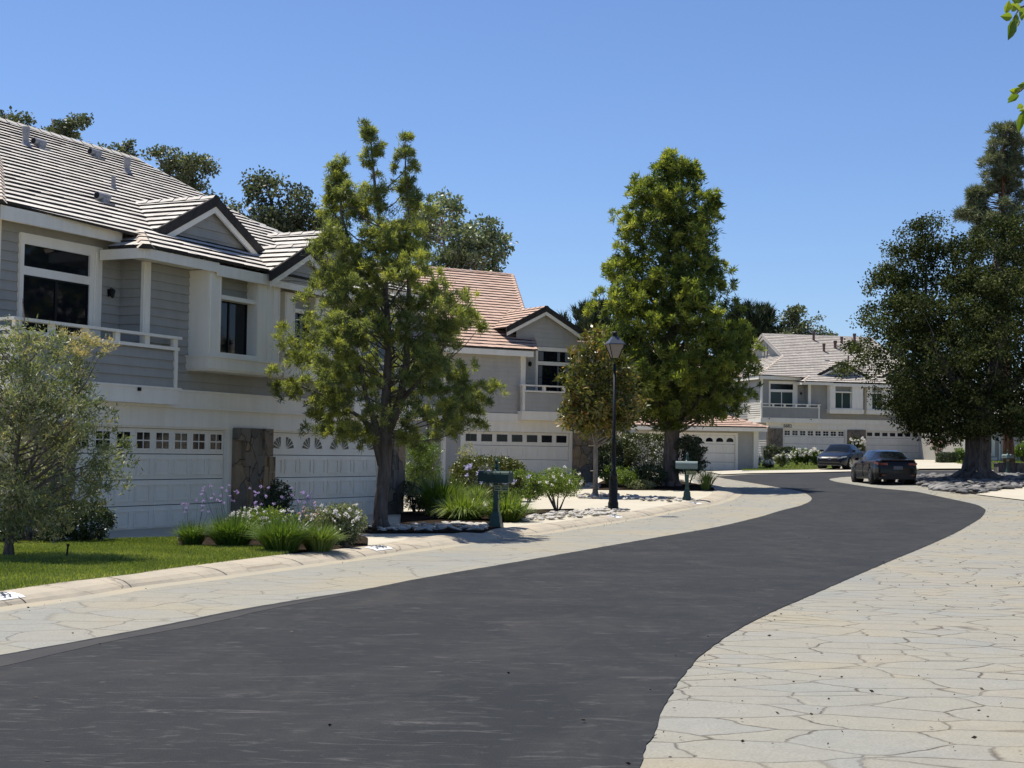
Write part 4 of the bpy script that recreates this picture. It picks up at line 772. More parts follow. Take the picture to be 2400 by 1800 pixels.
for i,(x0,x1,yt,Y) in enumerate(((2480,2680,700,112),(2660,2900,640,96),(2900,3200,600,84),(2560,2800,720,140))): back_tree('oak_tree',['dark green tree outside the right edge, nearest the far houses','rounded tree outside the right edge','big tree farthest outside the right edge','distant tree outside the right edge'][i],Y,[(yt,(x0+x1)/2-40,(x0+x1)/2+40),(yt+80,x0+20,x1-20),(880,x0,x1),(960,x0+30,x1-30)],130,'leaf_oak',1.2,60,.4,.26,thr=-.3)
# ------------------------------------------------------------------ shrubs
def flower_heads(P,n,L,W,mt,par,name='flowers',tone=None):
    C=np.repeat(np.array(P),n,0); D=rdir(len(C)); V=leaves(C+D*L*.2,D,np.full(len(C),L),np.full(len(C),W)); return npmesh(name,V,4,mt,par,RNG.uniform(0,1,len(C)))
def bush(name,label,px,pyb,wp,hp,lm,n,L,W,kind='round',cat='shrub',fl=None,group=None,tb=.5,tj=.35,dz=.1,open_=0.,stem='bark',thr=-.2,depth=1.):
    b=gp(px,pyb,dz); k=b.y/F; w_,h=wp*k/2,hp*k; t=empty(name,b,0,label,cat,group); mb=MB()
    for i in range(7): 
        a=random.uniform(0,6.28); limb(mb,(math.cos(a)*.04,math.sin(a)*.04,-.03),(math.cos(a)*w_*random.uniform(.3,.75),math.sin(a)*w_*depth*random.uniform(.3,.7),h*random.uniform(.5,.85)),.018+h*.008,.005,.06,5)
    mb.build('stems',stem,t)
    out=[]
    while len(out)<n:
        if kind=='box': 
            q=np.array([random.uniform(-1,1),random.uniform(-1,1),random.uniform(-1,1)]); f_=random.choice([0,1,2]); s_=random.choice([-1,1]); 
            if random.random()<.75: q[f_]=s_*(1-abs(random.gauss(0,.05)))
            if q[2]<-.98: continue
        else:
            q=rdir(1)[0]; q*=random.uniform(.35 if kind=='loose' else .8,1.0); 
            if kind=='clip': q=np.sign(q)*np.abs(q)**.75; q/=max(1,np.linalg.norm(q**4)**.25)
            if kind in('round','loose') and q[2]<-.75: continue
        p=Vector((b.x+q[0]*w_,b.y+q[1]*w_*depth,b.z+h*(open_+(1-open_)*(q[2]+1)/2)))
        if kind!='box' and kind!='clip' and noise.noise(p*(2.2/max(w_,.3)*.5))<thr: continue
        out.append((p,Vector(q)))
    V,T=clumpleaves(out,9,max(.05,w_*.12),L,W,tb=tb,tj=tj); npmesh('foliage',V,4,lm,t,T)
    if fl:
        mt,nf,sz=fl; P=[]
        for _ in range(nf):
            q=rdir(1)[0]; q[2]=abs(q[2])*.9+.05 if random.random()<.8 else q[2]*.5; q/=np.linalg.norm(q); P.append((b.x+q[0]*w_*1.03,b.y-abs(q[1])*w_*depth*1.02,b.z+h*(open_+(1-open_)*(q[2]+1)/2)*1.02))
        flower_heads(P,12,sz,sz*.75,mt,t)
    return t
def strap(name,label,px,pyb,wp,hp,lm,n,W,fl=None,group=None,dz=.12,droop=.35,tb=.5,stalk=1.35,nst=8):
    b=gp(px,pyb,dz); k=b.y/F; w_,h=wp*k/2,hp*k; t=empty(name,b,0,label,'plant',group); C=np.zeros((n,3)); a=RNG.uniform(0,6.283,n); r=RNG.uniform(0,.48,n)*w_
    C[:,0]=b.x+np.cos(a)*r; C[:,1]=b.y+np.sin(a)*r; C[:,2]=b.z; sp=RNG.uniform(.0,1.,n)**.8*w_/h*1.25; D=unit(np.column_stack([np.cos(a)*sp,np.sin(a)*sp,np.ones(n)])); L=h*RNG.uniform(.75,1.15,n)
    V=blades(C,D,L,np.full(n,W),droop); npmesh('foliage',V,4,lm,t,np.repeat(tb+RNG.normal(0,.22,n),2))
    if fl:
        mt,nf,sz=fl; P=[]; st=MB()
        for _ in range(nf):
            x=random.uniform(-1,1)*w_*.95; y=random.uniform(-1,1)*w_*.6; z=h*stalk*random.uniform(.8,1.15); st.tube([(x*.4,y*.4,h*.3),(x*.8,y*.8,z*.7),(x,y,z)],[.0025,.002,.002],4,cap=False); P+= [(b.x+x+random.gauss(0,sz*.5),b.y+y+random.gauss(0,sz*.5),b.z+z+random.gauss(0,sz*.25)) for _ in range(3)]
        st.build('flower_stalks','leaf_hedge' if False else 'blade_dk',t); flower_heads(P,8,sz,sz*.45,mt,t)
    return t
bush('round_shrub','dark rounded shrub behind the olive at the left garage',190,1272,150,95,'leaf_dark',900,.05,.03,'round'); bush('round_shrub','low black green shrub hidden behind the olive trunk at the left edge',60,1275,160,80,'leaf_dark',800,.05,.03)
strap('society_garlic','leftmost small grass clump at the end of the flower bed',450,1279,90,60,'blade_dk',700,.012,('flp',9,.024),'flower bed clumps',stalk=1.6)
strap('society_garlic','big grassy clump, second from the left in the flower bed, purple flowers above',545,1281,148,82,'blade_dk',1500,.013,('flp',20,.024),'flower bed clumps',stalk=1.5)
strap('society_garlic','big dark grassy clump in the middle of the flower bed beside the kerb',660,1293,150,88,'blade_dk',1600,.013,('flp',18,.024),'flower bed clumps',stalk=1.5)
strap('society_garlic','yellow green grassy clump at the right of the flower bed, close to the kerb',748,1291,116,70,'blade_dk',1100,.013,None,'flower bed clumps',tb=.72)
bush('rose_bush','rose bush with many white blooms behind the grass clumps of the front bed',620,1262,170,75,'leaf_bright',700,.04,.026,'loose',cat='rose bush',fl=('flw',40,.036),tb=.5,dz=.12)
bush('rose_bush','sprawling rose bush with white blooms at the right end of the front bed',795,1275,130,98,'leaf_olive',900,.04,.026,'loose',cat='rose bush',fl=('flw',18,.042),dz=.12,thr=-.1)
bush('rose_bush','low rose bush with pinkish white blooms before the stone pillar of the left house',745,1250,90,70,'leaf_olive',240,.035,.02,'loose',cat='rose bush',fl=('flpink',18,.035),dz=.12)
bush('camellia','dark leaved bush standing against the stone pillar of the left house',650,1232,85,112,'leaf_dark',330,.055,.032,'loose',dz=.1)
bush('dark_seedling','tiny dark bush at the kerb at the right end of the front bed',812,1283,42,58,'leaf_dark',160,.04,.025,dz=.12)
strap('society_garlic','purple flowering clump in front of the second garage door of the left house',700,1240,80,40,'blade_dk',260,.012,('flp',16,.024),'flower bed clumps',stalk=1.9)
b_=gp(156,1307,.115); q=MB(); q.lathe([(.02,-.05),(.016,.0),(.014,.16),(.022,.165),(.022,.20)],(0,0,0),8); o=q.build('garden_stake','black',label='short black garden stake standing in the lawn',cat='stake'); o.location=b_; o.rotation_euler=(0,R_(5),0)
bush('bamboo_shrub','tall light green wispy shrub at the right end of the left house',985,1190,110,190,'leaf_bright',1200,.07,.024,'loose',open_=.15,thr=-.1,tb=.3,stem='bark_pale'); bush('low_fern','dark ferny plant at the foot of the tall wispy shrub',975,1205,75,95,'leaf_dark',420,.08,.02,'loose')
strap('flax_lily','arching dry green strap plant beside the tall wispy shrub',1030,1207,140,100,'blade',900,.02,None,'strap leaved plants',tb=.35)
strap('agapanthus','bright agapanthus clump left of the first mailbox',1085,1217,180,72,'blade',1000,.024,None,'strap leaved plants',tb=.5,droop=.55)
strap('agapanthus','bright agapanthus clump right behind the first mailbox post',1185,1220,150,76,'blade',800,.024,('flb',5,.05),'strap leaved plants',tb=.48,droop=.5,stalk=1.3)
strap('agapanthus','agapanthus with lilac flower heads in front of the clipped oval hedge',1115,1185,70,55,'blade',300,.026,('flb',9,.055),'strap leaved plants',tb=.45,stalk=1.6)
bush('oval_hedge','clipped oval hedge with bronze leaf tips behind the first mailbox',1143,1175,178,104,'leaf_hedge',2600,.07,.042,'clip',cat='hedge',depth=.5,tb=.55,open_=.0)
bush('twiggy_shrub','small twiggy orange tinged shrub left above the clipped oval hedge',1093,1168,50,132,'leaf_olive',150,.06,.03,'loose',open_=.4,tb=.75)
bush('rose_bush','yellow green rose bush just right of the first mailbox',1225,1205,106,104,'leaf_bright',1000,.045,.028,'loose',cat='rose bush',fl=('flw',4,.05),open_=.25,tb=.42,stem='bark')
bush('rose_bush','rounded light green rose bush with white blooms nearest the lamp post',1306,1196,118,102,'leaf_bright',1200,.045,.028,'loose',cat='rose bush',fl=('flw',12,.055),open_=.22,tb=.52,stem='bark')
bush('box_hedge','clipped hedge block behind the lamp post and the magnolia',1515,1125,105,105,'leaf_hedge',1500,.09,.05,'box',cat='hedge',tb=.35,depth=.8); bush('tall_shrub','bushy shrub between the magnolia and the clipped hedge block',1455,1130,80,112,'leaf_hedge',700,.10,.05,'loose',tb=.3)
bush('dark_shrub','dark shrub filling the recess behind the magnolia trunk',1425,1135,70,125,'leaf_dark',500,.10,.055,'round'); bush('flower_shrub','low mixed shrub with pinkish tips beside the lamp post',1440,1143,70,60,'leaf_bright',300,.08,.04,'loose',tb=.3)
bush('flower_shrub','low bright green leafy plant just right of the lamp post',1472,1146,62,52,'leaf_bright',280,.08,.035,'loose',tb=.4); bush('dark_shrub','low dark shrub between the lamp post and the cone shaped tree',1520,1144,85,55,'leaf_dark',420,.09,.045,'round')
bush('tall_shrub','purple brown leaved shrub behind the second mailbox',1612,1140,92,120,'leaf_oak2',520,.13,.06,'loose',open_=.15,tb=.25,thr=-.1); strap('flax_plant','spiky grey leaved plant at the kerb corner right of the second mailbox',1655,1148,50,52,'blade_dk',130,.03,None,dz=.12,tb=.4)
bush('boulder_plant','low grey leaved plant under the cone shaped tree',1500,1147,70,22,'leaf_olive',160,.07,.03,'round')
# far garden
for px,pb,wp,hp,lab in ((1763,1096,48,32,'white rose bush in front of the low garage wing'),(1832,1094,42,34,'white rose bush left of the clipped hedges of the far house'),(1800,1097,26,18,'smallest white rose bush, between two others at the far lawn')):
    bush('rose_bush',lab,px,pb,wp,hp,'leaf_olive',240,.10,.06,'loose',cat='rose bush',fl=('flw',14,.09),group='far rose bushes')
for i,px in enumerate((1868,1890,1912)): bush('rose_bush',['white rose bush right beside the far clipped hedge','white rose bush in the middle of the row by the blue car','white rose bush touching the nose of the blue car'][i],px,1089,34,38,'leaf_bright',230,.11,.06,'loose',cat='rose bush',fl=('flw',16,.10),group='far rose bushes',tb=.3)
bush('box_hedge','square clipped dark hedge before the far garage',1842,1082,38,33,'leaf_dark',420,.10,.06,'box',cat='hedge'); bush('round_shrub','rounded grey green shrub left of the square far hedge',1808,1084,40,42,'leaf_oak2',360,.10,.06,'round',tb=.3)
bush('climbing_rose','rose with white and pink blooms climbing the pillar between the two far garage doors',2008,1080,38,58,'leaf_oak',260,.12,.07,'loose',cat='climbing rose',fl=('flw',20,.10),open_=.3)
bush('climbing_rose','pink rose on the pillar right of the second far garage door',2200,1082,42,56,'leaf_oak',260,.12,.07,'loose',cat='climbing rose',fl=('flpink',22,.11),open_=.35)
bush('box_hedge','long low black green hedge left of the oak trunk',2218,1084,38,22,'leaf_dark',420,.10,.06,'box',cat='hedge'); bush('tall_shrub','yellow green shrub immediately left of the oak trunk',2250,1083,44,34,'leaf_bright',300,.12,.06,'loose',tb=.35)
bush('tall_shrub','yellow green shrub between the oak and the red pine trunk',2336,1078,36,26,'leaf_bright',240,.12,.06,'loose',tb=.4); bush('tall_shrub','leafy shrub at the right edge, right of the red pine trunk',2398,1082,50,48,'leaf_bright',360,.12,.06,'loose',tb=.25)
# ------------------------------------------------------------------ river stones
def rockmesh(i):
    bm=bmesh.new(); bmesh.ops.create_icosphere(bm,subdivisions=2,radius=1)
    for v in bm.verts: v.co*=1+.28*noise.noise(v.co*1.1+Vector((i*7,0,0))); v.co.z*=.36; v.co.x*=1.2
    me=bpy.data.meshes.new('river_stone'); bm.to_mesh(me); bm.free(); me.materials.append(M['rock']); me.polygons.foreach_set('use_smooth',[True]*len(me.polygons)); return me
RK=[rockmesh(i) for i in range(6)]
def stones(poly,n,s0,s1,label,group):
    P=PX(poly,.1); xs=[p.x for p in P]; ys=[p.y for p in P]; c=0; k=0; got=[]
    while c<n and k<n*40:
        k+=1; x,y=random.uniform(min(xs),max(xs)),random.uniform(min(ys),max(ys)); ins=False; j=len(P)-1
        for i in range(len(P)):
            if (ys[i]>y)!=(ys[j]>y) and x<(xs[j]-xs[i])*(y-ys[i])/(ys[j]-ys[i])+xs[i]: ins=not ins
            j=i
        if not ins: continue
        r=random.uniform(s0,s1)
        if any((x-a)**2+(y-b)**2<(.8*(r+q))**2 for a,b,q in got): continue
        got.append((x,y,r)); o=bpy.data.objects.new('river_stone',random.choice(RK)); COL.objects.link(o); o.location=(x,y,gz(x,y)+.12+r*.3); o.scale=(r,r,r*random.uniform(.8,1.3)); o.rotation_euler=(random.uniform(-.3,.3),random.uniform(-.3,.3),random.uniform(0,6.3)); tag(o,label,'stone',group); c+=1
stones([(1222,1214),(1290,1204),(1420,1191),(1436,1190),(1470,1198),(1440,1208),(1300,1219),(1225,1224)],150,.045,.10,'smooth pale river stone in the bed around the foot of the lamp post','stones around the lamp post')
stones([(850,1246),(1135,1246),(1150,1232),(1040,1230),(850,1238)],75,.05,.12,'grey river stone in the bed at the foot of the tall loose tree','stones under the loose tree')
stones([(1335,1163),(1420,1156),(1500,1163),(1600,1169),(1640,1175),(1560,1178),(1470,1172),(1345,1168)],75,.05,.115,'pale river stone in the strip between the magnolia and the second mailbox','stones in the magnolia strip')
stones([(1355,1140),(1400,1138),(1440,1143),(1400,1148)],6,.1,.2,'pale boulder at the edge of the dark bed behind the lamp post','bed boulders')
P=PX([(2160,1117),(2500,1113),(2500,1130),(2393,1143),(2287,1159),(2203,1150),(2154,1136),(2110,1130)],.03); xs=[p.x for p in P]; ys=[p.y for p in P]; mb=MB(); c=0
ico=RK[0]; iv=[v.co.copy() for v in ico.vertices]; ifc=[tuple(p.vertices) for p in ico.polygons]; W_=[]; MF=[]
while c<900:
    x,y=random.uniform(min(xs),max(xs)),random.uniform(min(ys),max(ys)); ins=False; j=len(P)-1
    for i in range(len(P)):
        if (ys[i]>y)!=(ys[j]>y) and x<(xs[j]-xs[i])*(y-ys[i])/(ys[j]-ys[i])+xs[i]: ins=not ins
        j=i
    if not ins: continue
    r=random.uniform(.08,.24); a=random.uniform(0,6.3); n0=len(mb.v); z=gz(x,y)+.05+r*.25; ca,sa=math.cos(a),math.sin(a); tz=random.uniform(-.4,.4)
    for v in iv: mb.v.append((x+r*(v.x*ca-v.y*sa),y+r*(v.x*sa+v.y*ca),z+r*(v.z+v.x*tz)))
    for f in ifc: mb.f.append(tuple(n0+q for q in f)); mb.m.append(0)
    c+=1
mb.build('river_stones','rock_shaded',smooth=True,label='bed of grey and pale river stones around the oak trunk',cat='stones',kind='stuff')
# ------------------------------------------------------------------ street lamp
bl=gp(1437,1197,.1); kL=bl.y/F; LP=empty('street_lamp',bl,R_(12),'black lantern street lamp on a tall post beside the kerb','street lamp')
hL=424*kL; q=MB(); q.lathe([(.165,-.05),(.165,.02),(.15,.05),(.15,.22),(.135,.26),(.13,.27),(.125,.85),(.10,.95),(.115,.97),(.115,1.0),(.085,1.05),(.08,1.1),(.085,1.12),(.065,1.14),(.062,1.9),(.07,1.92),(.07,1.95),(.055,1.97),(.06,2.0),(.06,2.05),(.045,2.08),(.042,hL-.98)],(0,0,0),14); q.build('post','black',LP,smooth=True)
q=MB(); z=hL-.98; q.lathe([(.04,0),(.115,.0),(.115,.05),(.10,.07),(.10,.17),(.125,.18),(.125,.20)],(0,0,z),8); 
def fr(mb,z0,r0,z1,r1,mi=0): # square frustum faces
    a=[(-r0,-r0,z0),(r0,-r0,z0),(r0,r0,z0),(-r0,r0,z0)]; b=[(-r1,-r1,z1),(r1,-r1,z1),(r1,r1,z1),(-r1,r1,z1)]
    for i in range(4): mb.q([a[i],a[(i+1)%4],b[(i+1)%4],b[i]],mi)
    mb.q(a[::-1],mi); mb.q(b,mi)
for sx in (-1,1):
    for sy in (-1,1): q.tube([(sx*.095,sy*.095,z+.18),(sx*.225,sy*.225,z+.56)],[.013,.013],5)
q.build('lantern_frame','black',LP)
q=MB(); fr(q,z+.19,.088,z+.55,.215); q.build('lantern_glass','frost',LP); q=MB(); fr(q,z+.55,.25,z+.58,.25); fr(q,z+.58,.235,z+.78,.085); q.build('lantern_roof','lampgrey',LP)
q=MB(); q.lathe([(.075,0),(.075,.10),(.09,.105),(.09,.125),(.05,.15),(.005,.165)],(0,0,z+.78),10); q.build('finial','black',LP)
# ------------------------------------------------------------------ mailboxes
def mailbox(px,py,hp,rz,label,mt,nums,nb=2,sc=1.):
    b=gp(px,py,.1); h=hp*b.y/F; s=h/1.5; t=empty('mailbox',b,rz,label,'mailbox','green post mailboxes along the kerb'); t.scale=(s,s,s)
    q=MB()
    for (z0,r0,z1,r1) in ((-.06,.145,.10,.135),(.10,.115,.26,.10),(.26,.085,.34,.075),(.34,.062,.40,.068),(.40,.055,1.22,.047)): fr(q,z0,r0,z1,r1)
    q.lathe([(.07,1.20),(.07,1.24),(.04,1.27),(.055,1.31),(.04,1.36),(.025,1.38),(.045,1.42),(.045,1.455),(.02,1.49),(.003,1.50)],(0,0,0),10); q.box(-.26,.30,-.20,.20,.965,.985); q.build('post','green_metal',t,smooth=False)
    for k in range(nb):
        y=-.115+k*.23; q=MB(); pr=[(-.105,0),(.105,0),(.105,.14)]+[(.105*math.cos(a),.14+.095*math.sin(a)) for a in np.linspace(.25,math.pi-.25,7)]+[(-.105,.14)]
        q.prism([(y+a,.99+c) for a,c in pr],'x',-.36,.30); 
        bx=q.build('box',mt,t); q=MB(); pr2=[(y+a*1.05,.985+c*1.04) for a,c in pr]; q.prism(pr2,'x',.30,.325); q.prism([(y+a*1.03,.985+c*1.02) for a,c in pr],'x',-.15,-.13); q.prism([(y+a*1.03,.985+c*1.02) for a,c in pr],'x',.02,.04); q.box(-.36,.30,y-.112,y-.104,1.10,1.125); q.build('door',mt,bx)
    for k in range(2):
        x=-.02+k*.17+.07; q=MB(); q.box(x-.075,x+.075,-.085,-.075,.80,.91); q.box(x-.062,x+.062,-.089,-.084,.812,.898,1); pl=q.build('number_plate',['gold','green_metal'],t); text_obj('lettering',nums[k],.052,'gold',pl,(x,-.090,.855),(R_(90),0,0),.001)
    q=MB()
    for k in range(3):
        c=.08+k*.07; q.tube([(c+.03*math.cos(a),-.06,.76+.03*math.sin(a)) for a in np.linspace(0,6.0,9)],[.006]*9,4)
    q.tube([(.05,-.06,.93),(.28,-.06,.93),(.24,-.06,.70),(.05,-.06,.60)],[.008]*4,4); q.build('scroll_bracket','green_metal',t); return t
mailbox(1162,1236,161,R_(-14),'dark green double mailbox on a flared post beside the bright agapanthus','box_metal',('5706','5708'))
mailbox(1610,1172,111,R_(-8),'pale mint double mailbox on a green post near the kerb corner','box_metal2',('5710','5712'))
# far double mailbox near the oak, seen head-on
p=gp(2362,1112,.05); mailbox(2362,1112,58,R_(-80),'small distant mailbox pair on a dark stand right of the oak trunk','box_metal2',('5690','5692'))
q=MB(); q.box(-1.,2.,-.4,.4,-.1,.45); q.box(-1.05,2.05,-.45,.45,.45,.52); o=q.build('planter_wall','bark_oak',label='low dark block wall beyond the oak stones at the right edge',cat='wall'); pp_=gp(2380,1108,0); o.location=pp_
# ------------------------------------------------------------------ numbers painted on the kerb
def kerb_no(px,s,wd,label,f0=.22,f1=.80):
    best=min(range(len(KG)-2),key=lambda k:(Vector(gp(px,0 or (1289 if px<1000 and px>300 else 1405 if px<300 else 1213 if px<1500 else 1181),.06)).to_2d()-KG[k].lerp(KT[k],.5).to_2d()).length)
    a,b=KG[best],KT[best]; t=(KG[best+1]-KG[best-1]).normalized(); up=(b-a); pr=[(0,.012),(.12,.045),(.35,.085),(.65,.105),(.95,.118)]
    zf=lambda f:float(np.interp(f,[p[0] for p in pr],[p[1] for p in pr]))+.006
    m=MB(); fs=[f0,.35,.5,.65,f1]
    for u,v in zip(fs,fs[1:]):
        p0,p1=a.lerp(b,u),a.lerp(b,v); g0=gz(p0.x,p0.y)
        m.q([(p0.x-t.x*wd,p0.y-t.y*wd,g0+zf(u)),(p0.x+t.x*wd,p0.y+t.y*wd,g0+zf(u)),(p1.x+t.x*wd,p1.y+t.y*wd,g0+zf(v)),(p1.x-t.x*wd,p1.y-t.y*wd,g0+zf(v))])
    o=m.build('kerb_number','plate',label=label,cat='painted number'); mid=a.lerp(b,.5); zc=gz(mid.x,mid.y)+zf(.55)+.012; slope=math.atan2(zf(f1)-zf(f0),up.length*(f1-f0)); ang=math.atan2(t.y,t.x)
    tx=text_obj('lettering',s,up.length*(f1-f0)*.85*1.15,'ink',o,(mid.x,mid.y,zc),(slope,0,ang),.002,.004); return o
kerb_no(895,'5706',.34,'white painted number plate on the kerb reading 5706'); kerb_no(1430,'5712',.3,'white painted number on the kerb below the lamp post'); kerb_no(1636,'5714',.28,'white painted number on the kerb beside the second mailbox'); kerb_no(-8,'5700',.34,'white painted number on the kerb cut by the left edge of the photo')
q=MB(); q.box(-.4,.4,-.25,.25,0,.006); o=q.build('kerb_number','plate',label='white painted number patch on the pavement before the low garage',cat='painted number'); pp_=gp(1754,1104,.055); o.location=pp_
# ------------------------------------------------------------------ cars
def paint(name,c,r=.2,m_=.35): return mat(name,c,r,m_,.3,.12)
M['car_blue']=paint('navy_car_paint',(.005,.007,.012),.3,.0); M['car_dark']=paint('graphite_car_paint',(.012,.011,.011)); M['car_white']=paint('white_car_paint',(.62,.63,.65),.3,.0)
M['tyre']=mat('tyre_rubber',(.012,.012,.012),.8); M['rim']=mat('alloy_rim',(.45,.45,.46),.3,.9); M['rim_dark']=mat('dark_alloy_rim',(.16,.15,.15),.35,.8); M['chrome']=mat('chrome',(.6,.6,.6),.12,1.); M['red_lens']=mat('red_lens',(.16,.008,.008),.15,0,.6); M['clear_lens']=mat('clear_lens',(.45,.47,.5),.08,.3,.7); M['carglass']=glass_mat('car_glass',(.008,.011,.013),.03); M['trim_black']=mat('black_plastic',(.015,.015,.016),.6); M['plate_blue']=mat('licence_plate',(.10,.11,.13),.5)
def car(name,loc,rz,label,paintm,rim,L=4.85,front=True,rear=True):
    t=empty(name,loc,rz,label,'car'); hl=L/2; W=.92; xw=(1.42,-1.40); RW=.335; ra=.375
    top_=[(-hl,.70),(-hl+.04,.93),(-hl+.12,1.02),(-hl+.5,1.055),(-1.2,1.03),(-.2,.97),(.7,.965),(1.05,.96),(1.5,.90),(1.95,.80),(hl-.16,.70),(hl-.03,.60),(hl,.50)]
    wid=[(-hl,.70),(-hl+.06,.80),(-hl+.35,.885),(-1.4,.92),(0,.915),(1.3,.92),(1.9,.87),(hl-.25,.78),(hl-.06,.66),(hl,.58)]
    zt=lambda x:np.interp(x,[a[0] for a in top_],[a[1] for a in top_]); wf=lambda x:np.interp(x,[a[0] for a in wid],[a[1] for a in wid])
    def zb(x):
        b=.20+.10*max(0,abs(x)-hl+.45)/.45
        for c in xw:
            if abs(x-c)<ra: b=max(b,.33+math.sqrt(ra*ra-(x-c)**2))
        return b
    xs=sorted(set([round(v,3) for v in np.arange(-hl,hl+.001,.06)]+[-hl+.03,-hl+.06,hl-.03,hl-.06,hl]+[c+s*ra*k for c in xw for s in (-1,1) for k in (1.0,.97,.88,.7,.45)]))
    def sec(x):
        z1,w_,b=zt(x),wf(x),zb(x); b=min(b,z1-.08)
        zz=lambda f:b+(z1-b)*f
        return [(0,z1+.015),(w_*.55,z1+.01),(w_*.80,z1-.01),(w_*.91,z1-.05),(w_*.965,z1-.13),(w_*.99,max(b,min(z1-.2,.70))),(w_*1.0,max(b,min(z1-.22,.58))),(w_*.985,max(b,min(z1-.3,.40))),(w_*.955,b),(w_*.55,b+.0),(0,b)]
    mb=MB(); rows=[]
    for x in xs:
        s=sec(x); rows.append([(x,y,z) for y,z in s]+[(x,-y,z) for y,z in s[-2:0:-1]])
    n=len(rows[0]); base=0
    for r in rows: mb.v+=r
    for i in range(len(rows)-1):
        for j in range(n): mb.f.append((i*n+j,(i+1)*n+j,(i+1)*n+(j+1)%n,i*n+(j+1)%n)); mb.m.append(0)
    mb.f.append(tuple(range(n))); mb.m.append(0); mb.f.append(tuple((len(rows)-1)*n+j for j in range(n-1,-1,-1))); mb.m.append(0)
    # greenhouse
    rf=[(-hl+.42,1.04),(-1.45,1.22),(-1.0,1.37),(-.5,1.435),(0,1.445),(.35,1.42),(.75,1.24),(1.22,.95)]; zr=lambda x:np.interp(x,[a[0] for a in rf],[a[1] for a in rf])
    wr_=lambda x:np.interp(x,[-hl+.42,-1.2,-.5,.2,.8,1.22],[.60,.60,.60,.60,.63,.70]); wb=lambda x:np.interp(x,[-hl+.42,-1.4,0,1.22],[.74,.83,.85,.80])
    def gsec(x,off=0.):
        z1=zr(x); zl=zt(x)-.04; z1=max(z1,zl+.02); a,b=wr_(x),wb(x); return [(0,z1+off),(a*.7,z1-.012+off),(a*.93,z1-.035+off),(a+off,z1-.075),(b+off,zl)]
    gx=list(np.linspace(-hl+.42,1.22,40)); rows=[]; n0=len(mb.v)
    for x in gx:
        s=gsec(x); rows.append([(x,y,z) for y,z in s]+[(x,-y,z) for y,z in s[:0:-1]])
    n=len(rows[0])
    for r in rows: mb.v+=r
    for i in range(len(rows)-1):
        for j in range(n-1 if False else n):
            if j==4: continue
            mb.f.append((n0+i*n+j,n0+(i+1)*n+j,n0+(i+1)*n+(j+1)%n,n0+i*n+(j+1)%n)); mb.m.append(0)
    mb.build('body',paintm,t,smooth='auto')
    # glass
    def strip(nm,x0,x1,pan):
        g_=MB(); X=np.linspace(x0,x1,10)
        if pan=='top':
            for a,b in zip(X,X[1:]):
                A=[(y*.95,z) for y,z in gsec(a,.008)[:4]]; B=[(y*.95,z) for y,z in gsec(b,.008)[:4]]; A=[(-y,z) for y,z in A[:0:-1]]+A; B=[(-y,z) for y,z in B[:0:-1]]+B
                for k in range(len(A)-1): g_.q([(a,)+A[k],(b,)+B[k],(b,)+B[k+1],(a,)+A[k+1]])
        else:
            s=pan
            for a,b in zip(X,X[1:]):
                def ed(x): q_=gsec(x,.006); (y1,z1),(y2,z2)=q_[3],q_[4]; z1-=.02; return (y1,z1),(y1+(y2-y1)*.86,z1+(z2-z1)*.86)
                (p1,p2),(q1,q2)=ed(a),ed(b); g_.q([(a,s*p1[0],p1[1]),(b,s*q1[0],q1[1]),(b,s*q2[0],q2[1]),(a,s*p2[0],p2[1])])
        g_.build(nm,'carglass',t,smooth=True)
    strip('windscreen',.42,1.16,'top'); strip('rear_window',-hl+.50,-1.02,'top')
    for s in (-1,1): strip('side_window',-.18,.86,s); strip('side_window',-1.22,-.27,s)
    for c in xw:
        for s in (-1,1):
            q=MB(); P=[(c,s*(.90-.205),.335),(c,s*(.90-.18),.335),(c,s*.90,.335),(c,s*.915,.335)]; q.tube([(c,s*.70,.335),(c,s*.90,.335),(c,s*.92,.335)],[RW,RW,RW-.03],28); ty=q.build('wheel','tyre',t,smooth='auto')
            q=MB(); q.tube([(c,s*.915,.335),(c,s*.926,.335)],[.225,.215],24,1); 
            for k in range(5):
                a=2*math.pi*k/5; d=Vector((math.cos(a),0,math.sin(a))); e=Vector((-math.sin(a),0,math.cos(a))); c0=Vector((c,s*.936,.335)); q.q([c0+e*.03,c0+d*.215+e*.045,c0+d*.215-e*.045,c0-e*.03],0)
            q.tube([(c,s*.925,.335),(c,s*.94,.335)],[.05,.04],10,0); 
            for k in range(24):
                a0,a1=2*math.pi*k/24,2*math.pi*(k+1)/24; q.q([(c+.225*math.cos(a0),s*.93,.335+.225*math.sin(a0)),(c+.225*math.cos(a1),s*.93,.335+.225*math.sin(a1)),(c+.20*math.cos(a1),s*.932,.335+.20*math.sin(a1)),(c+.20*math.cos(a0),s*.932,.335+.20*math.sin(a0))],0)
            q.build('rim',[rim,'tyre'],ty)
            q=MB(); q.tube([(c,s*.5,.36),(c,s*.80,.36)],[.36,.36],16); q.build('wheel_well','trim_black',t)
    for s in (-1,1):
        q=MB(); q.box(.62,.80,min(s*.86,s*1.02),max(s*.86,s*1.02),.98,1.09); q.build('wing_mirror',paintm,t)
        # door seams
        q=MB()
        for x in (1.02,-.22,-1.22): q.box(x-.006,x+.006,min(s*.90,s*(wf(x)*1.0+.002)),max(s*.90,s*(wf(x)+.003)),.30,.86)
        q.build('door_seam','trim_black',t)
